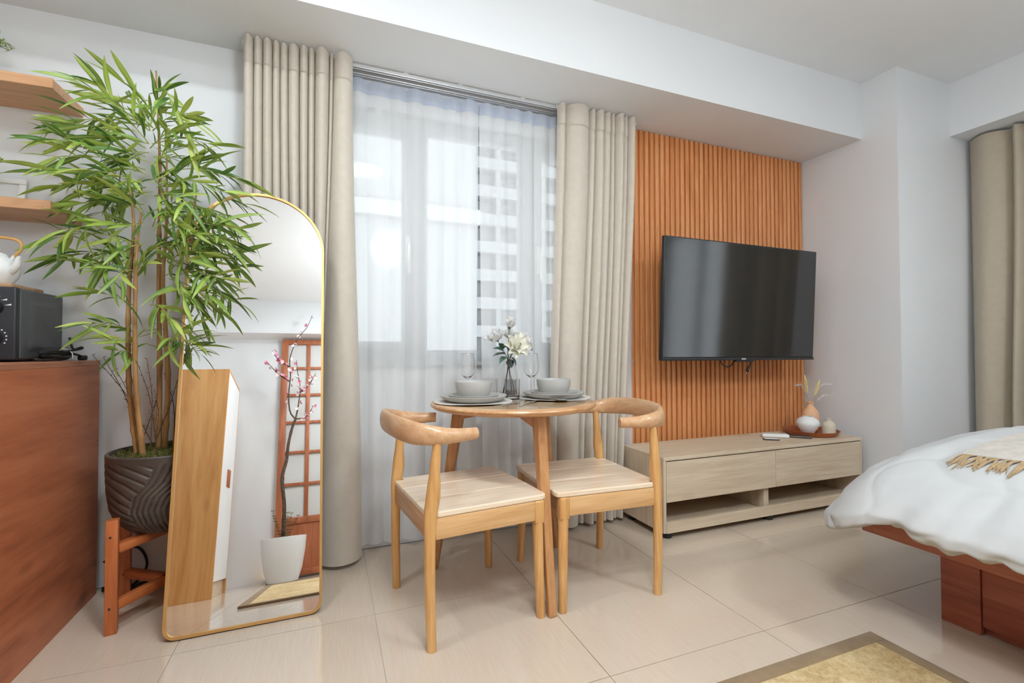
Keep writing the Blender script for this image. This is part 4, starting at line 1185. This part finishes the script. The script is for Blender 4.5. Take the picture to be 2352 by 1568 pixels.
# ---------------------------------------------------------------- wall shelves and what stands on them
for z1, lab in ((1.990, 'upper pine wall shelf above the microwave'), (1.535, 'lower pine wall shelf above the microwave')):
    s_ = thing('wall_shelf', lab, 'shelf', (XW + .005, 2.214, z1 - .037), group='pine wall shelves')
    Ls = -.958 - (XW + .005)
    MB().rbox(0, Ls, 0, YN - 2.214 - .001, 0, .037, .0015, 1).build('shelf_board', SHELFW, s_)
    MB().rbox(.12, .15, .06, YN - 2.214 - .001, -.004, -.0002, .001, 1).build('bracket', WHITEP, s_)
def small_plant(label, x, y, z, seed, spiky, h):
    t_ = thing('small_potted_plant', label, 'potted plant', (x, y, z + .0005), group='small plants on the wall shelves')
    MB().lathe([(0, 0), (.036, 0), (.038, .003), (.046, .075), (.047, .080), (.043, .080), (.040, .068), (0, .066)], 28).build('pot', CERW, t_)
    r2 = random.Random(seed); st = MB(); lm = {0: MB(), 1: MB()}
    for k in range(26):
        a = r2.uniform(0, 2 * PI); L_ = r2.uniform(.6, 1) * h; out = r2.uniform(.3, 1.0) * .13
        B = Vector((out * math.cos(a), out * math.sin(a), .07 + L_ * (1 - .4 * out / .13)))
        if B.y + y > YN - .035: B.y = YN - .035 - y
        pts = bez([(0, 0, .066), (B.x * .4, B.y * .4, .07 + L_ * .6), B], 9); st.tube(pts, .0013, 4)
        for i in range(2, 9):
            for s in range(3):
                d = Vector((r2.gauss(0, 1), r2.gauss(0, .7), r2.gauss(.3, .8))).normalized(); p = pts[i]
                ln, wd = (.028, .005) if spiky else (.017, .012)
                if p.y + d.y * ln + y > YN - .004: continue
                m4 = Matrix.Translation(p) @ d.to_track_quat('Y', 'Z').to_matrix().to_4x4()
                lm[r2.randint(0, 1)].add([m4 @ Vector(q) for q in ((0, 0, 0), (wd / 2, ln * .5, .001), (0, ln, 0), (-wd / 2, ln * .5, .001), (0, ln * .5, -.001))], [(0, 1, 4), (1, 2, 4), (2, 3, 4), (3, 0, 4)])
    st.build('twig', PLANTG[2], t_)
    for k in lm: tag(lm[k].build('foliage', PLANTG[k], t_, ang=80), kind='stuff')
small_plant('small feathery green plant on the upper wall shelf', -1.262, 2.320, 1.990, 3, True, .16)
small_plant('small leafy green plant on the lower wall shelf', -1.255, 2.300, 1.535, 7, False, .16)
pf = thing('picture_frame', 'small white picture frame leaning on the wall above the lower shelf', 'picture frame', (-1.215, 2.405, 1.5356))
pf.rotation_euler = (R(-10), 0, 0)
MB().rbox(-.09, .09, 0, .014, .0, .022, .003).rbox(-.09, .09, 0, .014, .108, .130, .003).rbox(-.09, -.068, 0, .014, .022, .108, .003).rbox(.068, .09, 0, .014, .022, .108, .003).build('frame', WHITEP, pf)
MB().box(-.068, .068, .007, .012, .022, .108).build('mount', plain('pale_grey_mount', (.68, .68, .67), .7), pf, smooth=False)

fc = thing('floor_cable', 'black power cable trailing on the floor behind the plant stand', 'cable', (-.80, 2.40, 0))
MB().tube(bez([(-.06, .02, .010), (.0, -.01, .006), (.05, .015, .012), (.09, .02, .08), (.06, .03, .15), (.0, .02, .16), (-.05, .0, .12)], 40), .005, 8).tube(bez([(-.05, -.01, .012), (.03, -.03, .008), (.12, -.02, .03), (.19, -.05, .006), (.26, -.08, .006), (.36, -.06, .006)], 40), .005, 8).build('cable', RUBBER, fc)

# ---------------------------------------------------------------- bed
BXL, BXR, BYF, BYH = 1.852, 3.40, 1.165, -1.02
bdo = thing('bed_frame', 'reddish-brown wooden platform bed on a recessed base', 'bed', (BXL, BYH, 0))
bw, bl = BXR - BXL, BYF - BYH
MB().rbox(0, bw, 0, bl, .311, .405, .004).build('platform', BEDW, bdo)
px = 2.090 - BXL
for a, b, ins, zlow in ((bl - .122 - .112, bl - .122, 0, .0), (bl - .122 - 1.2, bl - .122 - .114, .006, .030), (bl - .122 - 1.75, bl - .122 - 1.202, 0, .0)):
    MB().rbox(px + ins, px + .022 + ins, a, b, zlow, .311, .002).build('base_panel', BEDZ, bdo)
MB().rbox(px + .022, bw - px, bl - .145, bl - .1225, .0, .311, .002).build('base_end', BEDZ, bdo)
MB().rbox(px + .03, bw - px, .30, bl - .146, .002, .31, .002).build('base_core', BEDZ, bdo)
MB().rbox(.05, bw - .05, -.05, .0, .0, 1.05, .008).build('headboard', BEDW, bdo)

# duvet draped over mattress and platform
DX0, DX1, DY0, DY1, DM = 2.17, 3.10, -.80, 1.05, .60      # flat part and the length of the drape
TAU = [0, .25, .45, .6, .7, .8, .9, 1]
DOUT = [0, .2, .33, .430, .476, .474, .425, .20]
DZED = [0, .037, .092, .162, .208, .240, .256, .226]
def drapeS(a, b):
    qx = min(max(a, DX0), DX1); qy = min(max(b, DY0), DY1)
    dx, dy = a - qx, b - qy
    ztop = .637 + .030 * (1 - math.exp(-min(qx - DX0, DX1 - qx) / .25))
    d = max(abs(dx), abs(dy)); tau = min(1, d / DM); th = tau * R(150)
    if d < 1e-9: pos = Vector((qx, qy, ztop)); nrm = Vector((0, 0, 1)); ux = uy = cor = 0
    else:
        L_ = math.hypot(dx, dy); ux, uy = dx / L_, dy / L_
        cor = min(1, 2 * abs(ux * uy))                # 1 at the corner diagonal
        out = interp(TAU, DOUT, tau); drop = interp(TAU, DZED, tau) * (1 + .04 * uy * uy)
        k_ = 1 + .10 * cor
        pos = Vector((qx + ux * out * k_, qy + uy * out * .56 * k_, ztop - drop - .125 * cor * tau ** 2.2 * (1 if tau < .82 else (1 - tau) / .18)))
        nrm = Vector((ux * math.sin(th), uy * math.sin(th), math.cos(th)))
    w1 = noise.noise(Vector((a * 1.5, b * 1.5, .3))) * .012
    w2 = noise.noise(Vector((a * 4.0 + b * 1.2, b * 3.0 - a * 1.5, 1.7))) * .007
    per = (b if abs(dx) > abs(dy) else a) + (math.atan2(dy, dx) * .5 if d > 0 else 0)
    k = max(0, (tau - .30) / .7)
    w3 = (noise.noise(Vector((per * 9 + tau * 1.5, tau * 1.3, 4.2))) * .038 + noise.noise(Vector((per * 24 - tau * 3, tau * 2.5, 7.7))) * .022) * k ** 1.5 * 1.3
    cr = noise.noise(Vector((a * 2.2 - b * 1.6, b * 1.5 + a * .9, 9.1)))
    cr2 = noise.noise(Vector((a * 4.6 + b * 2.4, b * 3.4 - a * 1.9, 3.3)))
    w4 = -(max(0, 1 - abs(cr) * 8) ** 2 * .012 + max(0, 1 - abs(cr2) * 7) ** 2 * .006) * (1 if tau > .05 else .4)
    return pos + nrm * (w1 + w2 + w3 + w4), nrm
XA0, XA1, YA0, YA1 = DX0 - DM, DX1 + DM, DY0, DY1 + DM
NU, NV = 210, 210
mb = MB()
mb.grid(lambda u, v: tuple(drapeS(lerp(XA0, XA1, u), lerp(YA0, YA1, v))[0] - Vector((1.9, 1.0, .4))), NU, NV)
rim = []
dv = thing('duvet', 'plump white duvet hanging over the edge of the bed', 'duvet', (1.9, 1.0, .4))
mb.build('duvet_cover', DUVET, dv, ang=180)
# throw over the foot of the bed
TX0, TX1, TY0, TY1 = 2.115, 3.30, .30, .965
tw_ = thing('throw_blanket', 'oatmeal woven throw with a fringe lying across the white duvet', 'throw blanket', (2.3, .8, .55))
def thr(u, v, off=.006):
    a = lerp(TX0, TX1, u); b = lerp(TY0, TY1, v)
    p, n__ = drapeS(a + .02 * math.sin(v * 5) * (1 - u), b)
    return p + n__ * off
mb = MB().grid(lambda u, v: tuple(thr(u, v) - Vector((2.3, .8, .55))), 70, 50)
n0 = len(mb.v); mb.v += [tuple(thr(i / 69, j / 49, .0012) - Vector((2.3, .8, .55))) for j in range(50) for i in range(70)]
mb.f += [tuple(i + n0 for i in reversed(f)) for f in mb.f]
for i in range(69):
    for j0 in (0, 49): k = j0 * 70 + i; mb.f.append((k, k + 1, n0 + k + 1, n0 + k))
for j in range(49):
    for i0 in (0, 69): k = j * 70 + i0; mb.f.append((k, k + 70, n0 + k + 70, n0 + k))
mb.build('woven_cloth', THROW, tw_, ang=60)
rd = random.Random(21)
for k in range(62):
    v = (k + .5) / 62
    p0 = thr(0, v, .004); b = lerp(TY0, TY1, v) + rd.uniform(-.028, .028) - .01; L_ = rd.uniform(.075, .115)
    mb = MB()
    for s in range(5):
        bb = b + rd.gauss(0, .006); l2 = L_ * rd.uniform(.85, 1.1); j_ = rd.gauss(0, .002)
        m1, nn = drapeS(TX0 - l2 * .45, lerp(b, lerp(TY0, TY1, v), .5) + j_); e1, ne = drapeS(TX0 - l2, bb)
        pts = bez([p0 + Vector((0, j_, 0)), m1 + nn * (.007 + .003 * rd.random()), e1 + ne * .004], 7)
        mb.tube([q - Vector((2.3, .8, .55)) for q in pts], [.0015, .002, .002, .002, .002, .0018, .0008], 5)
    mb.build('tassel', TASSEL, tw_)

# ---------------------------------------------------------------- rug
RX0, RX1, RY0, RY1 = -.40, 1.747, -.50, 1.076
JUTE = NT('jute_weave'); v_ = JUTE.coords((1, 1, 1)); 
wv_ = JUTE.n('ShaderNodeTexWave'); wv_.inputs['Scale'].default_value = 48; wv_.inputs['Distortion'].default_value = 1.5; wv_.inputs['Detail'].default_value = 2; wv_.inputs['Detail Scale'].default_value = 4
JUTE.l(v_, wv_.inputs['Vector'])
f_ = JUTE.noise(v_, 55, 5, .7); f2_ = JUTE.noise(v_, 3.5, 4, .6)
a_ = JUTE.n('ShaderNodeMath', operation='MULTIPLY_ADD'); a_.inputs[1].default_value = .55; JUTE.l(f_, a_.inputs[0])
b_ = JUTE.n('ShaderNodeMath', operation='MULTIPLY'); b_.inputs[1].default_value = .45; JUTE.l(f2_, b_.inputs[0]); JUTE.l(b_.outputs[0], a_.inputs[2])
JUTE.l(JUTE.ramp(a_.outputs[0], [(.36, srgb(166, 137, 90)), (.5, srgb(202, 174, 127)), (.64, srgb(223, 202, 161))]), JUTE.b.inputs['Base Color'])
JUTE.b.inputs['Roughness'].default_value = .95; JUTE.bump(wv_.outputs['Fac'], .5, .003); JUTE = JUTE.m
RBORD = cloth('rug_binding', srgb(150, 126, 96), weave=300, amp=.2)
rg = thing('area_rug', 'sand-coloured woven rug with a brown cloth border', 'rug', (RX0, RY0, .0006))
rw, rl, bw_ = RX1 - RX0, RY1 - RY0, .047
MB().rbox(bw_ - .004, rw - bw_ + .004, bw_ - .004, rl - bw_ + .004, 0, .0095, .001, 1).build('field', JUTE, rg)
for (x0, x1, y0, y1) in ((0, rw, 0, bw_), (0, rw, rl - bw_, rl), (0, bw_, bw_, rl - bw_), (rw - bw_, rw, bw_, rl - bw_)):
    MB().rbox(x0, x1, y0, y1, 0, .0115, .003, 2).build('border_strip', RBORD, rg)

# ---------------------------------------------------------------- behind the camera, seen in the mirror
wd = thing('wardrobe', 'tall wardrobe with a honey wood side and white doors seen in the mirror', 'wardrobe', (-1.225, -.755, 0))
WW, WD, WH = .515, .60, 1.690
WDOOR = plain('white_door_laminate', (.80, .80, .80), .3)
MB().rbox(0, WW, WD - .018, WD, .0, WH, .001, 1).build('side_panel', WARDW, wd)
MB().rbox(0, WW, 0, .018, .0, WH, .001, 1).build('side_panel', WARDW, wd)
MB().rbox(0, WW, .018, WD - .018, WH - .018, WH, .001, 1).build('top_panel', WARDW, wd)
MB().rbox(0, .01, .018, WD - .018, .0, WH - .018, .001, 1).build('back_panel', WDOOR, wd)
MB().rbox(.01, WW - .02, .018, WD - .018, .0, .10, .001, 1).build('plinth', BENCHW, wd)
for a, b, hz in ((.020, WD / 2 - .002, 1), (WD / 2 + .002, WD - .020, -1)):
    d_ = MB().rbox(WW - .019, WW, a, b, .105, WH - .022, .0015, 1).build('door', WDOOR, wd)
    hy = b - .03 if hz == 1 else a + .03
    MB().rbox(WW, WW + .014, hy - .007, hy + .007, .78, .92, .003).build('handle', SHOJIW, d_)

SHX0, SHX1, SHZ1 = -.395, .48, 2.345
sh = thing('shoji_screen', 'reddish wooden lattice screen with white paper seen in the mirror', 'screen', (SHX0, -1.115, 0.0003))
sw = SHX1 - SHX0
PAPER = sheer_mat('shoji_paper', (.92, .92, .90, 1), .04, .45)
for x0 in (0, sw - .062): MB().rbox(x0, x0 + .062, -.018, .018, 0, SHZ1, .002).build('stile', SHOJIW, sh)
for z0, z1 in ((SHZ1 - .055, SHZ1), (.47, .53), (.02, .075)): MB().rbox(.062, sw - .062, -.016, .016, z0, z1, .002).build('rail', SHOJIW, sh)
MB().rbox(.062, sw - .062, -.006, .006, .075, .47, .001, 1).build('lower_panel', SHOJIW, sh)
for z in (.832, 1.138, 1.44, 1.727, 2.020): MB().rbox(.062, sw - .062, -.006, .012, z - .014, z + .014, .002).build('lattice_bar', SHOJIW, sh)
for x in (.262, .463, .664): MB().rbox(x - .018, x + .018, -.007, .013, .53, SHZ1 - .055, .002).build('lattice_bar', SHOJIW, sh)
MB().box(.058, sw - .058, -.0095, -.008, .525, SHZ1 - .05).build('paper', PAPER, sh, smooth=False)
glow = thing('uplight', 'small warm uplight glowing behind the lattice screen', 'lamp', (SHX0 - .03, -1.125, 0.0))
MB().lathe([(0, 0), (.028, 0), (.028, .04), (.024, .045), (0, .045)], 20).build('lamp_body', BLACKP, glow)
MB().lathe([(0, .0452), (.022, .0452), (.020, .052), (0, .055)], 20).build('lamp_lens', emit('warm_lens', (1, .66, .28, 1), 900), glow)

PX, PY = -.300, -.800
POTW = plain('white_planter', (.74, .75, .76), .35)
ct = thing('potted_cherry_tree', 'artificial cherry blossom branch in a white planter seen in the mirror', 'potted plant', (PX, PY, .0004))
MB().lathe([(0, 0), (.110, 0), (.120, .006), (.150, .10), (.172, .24), (.180, .34), (.180, .355), (.174, .356), (.171, .34), (.165, .31), (0, .31)], 48).build('planter', POTW, ct)
MB().lathe([(0, .3105), (.1645, .3105), (.10, .325), (0, .33)], 32).build('soil', plain('dark_soil', (.03, .022, .016), .9), ct)
BARK = NT('cherry_bark'); v_ = BARK.coords((6, 6, 20)); BARK.l(BARK.ramp(BARK.noise(v_, 6, 5), [(.3, srgb(44, 34, 28)), (.6, srgb(92, 74, 60)), (.8, srgb(132, 116, 100))]), BARK.b.inputs['Base Color']); BARK.b.inputs['Roughness'].default_value = .9; BARK = BARK.m
trunk = bez([(-.01, 0, .31), (-.005, 0, .60), (-.03, .02, .85), (.0, .0, 1.02), (.01, .01, 1.15), (.035, 0, 1.30), (.065, 0, 1.40)], 40)
MB().tube(trunk, [lerp(.017, .011, k / 39) * (1.2 if k % 9 == 4 else 1) for k in range(40)], 9).build('trunk', BARK, ct)
brs = [[(.065, 0, 1.40), (.015, -.01, 1.48), (.0, 0, 1.65), (.01, -.01, 1.85), (.0, .0, 2.02), (.06, 0, 2.22), (.15, 0, 2.36), (.20, 0, 2.50)],
       [(.065, 0, 1.40), (.085, 0, 1.52), (.10, .01, 1.70), (.075, 0, 1.86), (.06, 0, 2.0)],
       [(.065, 0, 1.40), (.16, -.01, 1.42), (.22, 0, 1.52)], [(.10, .01, 1.66), (.18, 0, 1.74), (.24, 0, 1.86)],
       [(.0, 0, 1.93), (-.10, .01, 2.0), (-.16, .0, 2.10)], [(.0, 0, 1.78), (-.10, 0, 1.86), (-.20, 0, 1.98)]]
for b in brs: MB().tube(bez(b, 20), [lerp(.008, .0022, k / 19) for k in range(20)], 7).build('branch', BARK, ct)
PINK = [plain('pink_blossom', srgb(222, 140, 164), .7), plain('pale_blossom', srgb(242, 220, 222), .7)]
def blossom_mesh(m):
    mb = MB()
    for k in range(5):
        e = Matrix.Rotation(2 * PI * k / 5, 4, 'Z') @ Matrix.Rotation(R(28), 4, 'X')
        mb.add([e @ Vector(q) for q in ((0, 0, 0), (.011, .010, .001), (.012, .022, .004), (0, .027, .006), (-.012, .022, .004), (-.011, .010, .001))], [(0, 1, 2, 3), (0, 3, 4, 5)])
    return mb.mesh('blossom', m, ang=80)
BLO = [blossom_mesh(m) for m in PINK]
rd = random.Random(14)
for b in brs:
    pts = bez(b, 24)
    for k in range(5, 24):
        if rd.random() < .62:
            d = Vector((rd.gauss(0, 1), rd.gauss(0, 1) + .5, rd.gauss(.2, .8))).normalized()
            o = link('blossom', BLO[rd.random() < .5], None, ct, pts[k] + d * .012, d.to_track_quat('Z', 'Y').to_euler()); s = rd.uniform(.7, 1.15); o.scale = (s, s, s)
sp_ = MB()
for k in range(5):
    a = k * 1.3; B = Vector((.11 * math.cos(a), .07 * math.sin(a), .52 + .03 * (k % 3))); pts = bez([(.02 * math.cos(a), .02 * math.sin(a), .315), (B.x * .5, B.y * .5, .41), B], 9)
    sp_.tube(pts, .0018, 5)
    for i in range(1, 9):
        for s in (-1, 1):
            p = pts[i]; sp_.tube([p, p + Vector((s * .010, .004, .006)), p + Vector((s * .016, .003, .004))], [.001, .0045, .0006], 5)
sp_.build('sprig', plain('olive_sprig', srgb(92, 84, 44), .7), ct)
